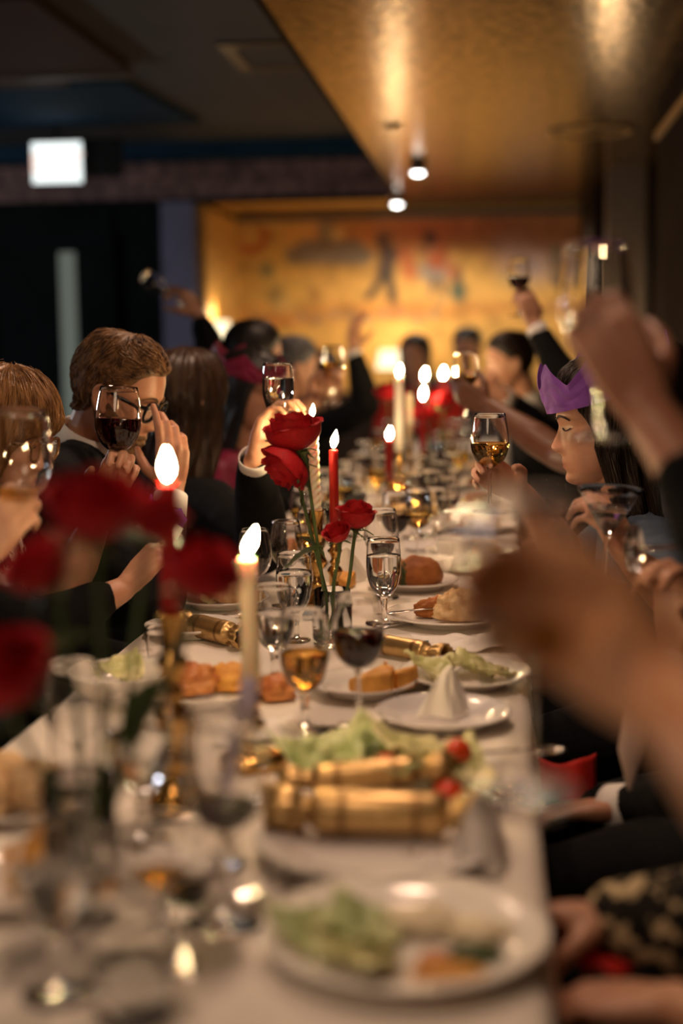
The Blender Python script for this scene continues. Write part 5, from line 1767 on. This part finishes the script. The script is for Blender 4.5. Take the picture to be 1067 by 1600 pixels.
napkin_flat(-0.36, 1.40, Z1, 0.11, 0.10, 0.8, 'crumpled white napkin at the lower left of the table', 12, rump=0.02)
cutlery('knife', (-0.235, 1.40, Z1), 0.9, 'silver knife lying beside the large near cracker plate', L=0.18)
cutlery('fork', (0.005, 1.36, Z1), 2.3, 'silver fork at the right table edge by the upright napkin', L=0.15)
vase((-0.405, 1.30, Z1), 0.036, 0.14, 'clear glass vase of near blurred roses', 0.4)
rose((-0.352, 1.20, 1.135), 0.042, (0.1, -0.25, 1), 'large blurred red rose before the bearded man', [(-0.352, 1.21, 1.09), (-0.365, 1.25, 0.95), (-0.400, 1.30, 0.775)], [((-0.358, 1.22, 1.04), (-0.8, 0.1, -0.15), 0.09)])
rose((-0.415, 1.15, 1.000), 0.044, (-0.15, -0.4, 0.9), 'blurred red rose at the left frame edge, lowest of the near ones', [(-0.413, 1.17, 0.96), (-0.408, 1.25, 0.88), (-0.410, 1.30, 0.775)])
rose((-0.280, 1.27, 1.072), 0.036, (0.45, -0.2, 0.85), 'blurred red rose before the thick red candle', [(-0.290, 1.275, 1.03), (-0.345, 1.29, 0.92), (-0.404, 1.31, 0.775)], [((-0.31, 1.28, 0.99), (-0.5, 0.0, -0.6), 0.08)])
rose((-0.402, 1.24, 1.085), 0.034, (-0.45, -0.2, 0.7), 'blurred red rose left of the large near rose, half hidden', [(-0.398, 1.25, 1.04), (-0.395, 1.28, 0.92), (-0.402, 1.295, 0.775)])
rose((-0.330, 1.30, 1.120), 0.030, (0.3, 0.1, 0.9), 'small blurred red rose right of the large near rose', [(-0.335, 1.30, 1.08), (-0.360, 1.30, 0.93), (-0.398, 1.312, 0.775)])
# red napkins in laps on the right
o = MB().add(grid(15, 9, lambda u, v: ((u - 0.5) * 0.115, 0.022 * math.sin(u * 7) + 0.02 * v, 0.062 * v * (0.85 + 0.3 * u * u) + 0.004 * math.sin(u * 11) * v))).obj('napkin', MT['redpaper'], loc=(0.095, 2.18, 0.582))
solid(tag(o, 'red paper napkin standing open on the lap below the table edge', 'napkin'), 0.002)
napkin_flat(0.095, 1.47, 0.640, 0.12, 0.10, -0.5, 'red napkin draped over the near lap beside the tweed sleeve', 5, 'redpaper', 0.03)

# ------------------------------------------------------------------ far stretch of the table
candlestick((-0.330, 4.72, Z1), 0.20, 'brass candlestick under the tall far white candle', r=0.042, fat=1.15)
candle((-0.330, 4.72, Z1 + 0.188), 0.245, 0.0155, 'whitewax', 'tall thick white candle on the far table', fl=1.25, flean=(0.12, 0))
candlestick((-0.348, 4.50, Z1), 0.08, 'low brass candlestick under the dark red far candle', r=0.036)
candle((-0.348, 4.50, Z1 + 0.070), 0.170, 0.0125, 'redwax', 'short dark red candle in front of the tall white one', fl=1.25)
candlestick((-0.295, 5.65, Z1), 0.16, 'brass candlestick under the farthest white candle', r=0.04)
candle((-0.295, 5.65, Z1 + 0.150), 0.245, 0.013, 'whitewax', 'white candle beyond the red candle, rearmost on the right', fl=1.5)
candlestick((-0.280, 5.25, Z1), 0.14, 'brass candlestick under the far red candle before the white one', r=0.04)
candle((-0.280, 5.25, Z1 + 0.130), 0.205, 0.0125, 'redwax', 'red candle burning just before the rearmost white candle', fl=1.5)
candlestick((-0.235, 6.0, Z1), 0.18, 'brass candlestick under the red candle by the raised white wine', r=0.04)
candle((-0.235, 6.0, Z1 + 0.170), 0.22, 0.013, 'redwax', 'red candle burning beside the raised white wine', fl=1.55)
candlestick((-0.345, 5.5, Z1), 0.16, 'brass candlestick under the unlit cream candle', r=0.04)
candle((-0.345, 5.5, Z1 + 0.150), 0.20, 0.013, 'creamwax', 'unlit cream candle between the far burning candles', lit=False)
vase((-0.24, 5.35, Z1), 0.034, 0.14, 'glass vase of far red roses below the raised white wine')
rose((-0.205, 5.30, 1.055), 0.045, (0.1, -0.3, 1), 'far red rose under the raised white wine', [(-0.21, 5.31, 1.0), (-0.225, 5.34, 0.9), (-0.240, 5.35, 0.775)])
rose((-0.275, 5.36, 1.00), 0.038, (-0.3, -0.4, 0.8), 'far red rose low behind the red candle', [(-0.27, 5.36, 0.96), (-0.255, 5.355, 0.88), (-0.245, 5.355, 0.775)])
vase((-0.42, 5.6, Z1), 0.034, 0.14, 'glass vase of far red roses left of the tall white candle')
rose((-0.430, 5.5, 1.075), 0.045, (-0.1, -0.3, 1), 'far red rose just left of the tall white candle', [(-0.428, 5.52, 1.02), (-0.424, 5.57, 0.9), (-0.420, 5.60, 0.775)])
glass('coupe', (-0.300, 4.28, Z1), 'coupe of golden drink before the far candles', 'beer', 0.6, 1.15)
cracker((-0.285, 4.42, Z1 + 0.022), 0.15, 'gold cracker on the far table behind the coupe', L=0.20)
cracker((-0.18, 4.75, Z1 + 0.022), -0.2, 'gold cracker on the far table right of the tall white candle', L=0.20)
cracker((-0.52, 4.25, Z1 + 0.022), 0.5, 'gold cracker on the far left place below the raised amber wine', L=0.20)
q = random.Random(21)
side = {-1: 'left', 1: 'right'}
kinds = [('goblet', 'water', 'water goblet'), ('wine', 'redwine', 'glass of red wine'), ('wine', 'whitewine', 'glass of white wine'), ('wine', None, 'empty wine glass')]
nth = ('first', 'second', 'third', 'fourth', 'fifth', 'sixth')
for s in (-1, 1):
    for r_, y in enumerate((3.62, 4.15, 4.72, 5.30, 5.95, 6.65)):
        px_ = -0.325 + s * 0.235
        plate(px_ - s * -0.02, y, 0.118, 'white dinner plate at the %s far place along the %s side of the table' % (nth[r_], side[s]), group='far dinner plates')
        food('roast_piece', px_ + 0.02, y, Z1 + 0.010, (0.045, 0.034, 0.022), ('crust', 'corn', 'crumb', 'salmon')[(r_ + s) % 4], 'food remains on the %s far plate along the %s side' % (nth[r_], side[s]), 'food', seed=70 + r_ * 3 + s, amp=0.3)
        for g_ in range(3):
            kd, lq, nm = kinds[(r_ + g_ + (s > 0)) % 4]
            gx = -0.325 + s * (0.075 + 0.05 * g_) + q.uniform(-0.01, 0.01)
            gy = y - 0.17 + 0.06 * g_ + q.uniform(-0.015, 0.015)
            glass(kd, (gx, gy, Z1), '%s at %s far place, %s side, %s from the middle' % (nm, nth[r_], side[s], ('nearest', 'next', 'outermost')[g_]), lq, 0.3 + 0.3 * q.random(), 0.97, group='glasses along the far table')
napkin_flat(-0.17, 3.78, Z1, 0.16, 0.12, 0.2, 'white napkin on the far right behind the teacup', 31)
napkin_flat(-0.50, 4.0, Z1, 0.15, 0.12, -0.3, 'white napkin on the far left before the guest in magenta', 33)
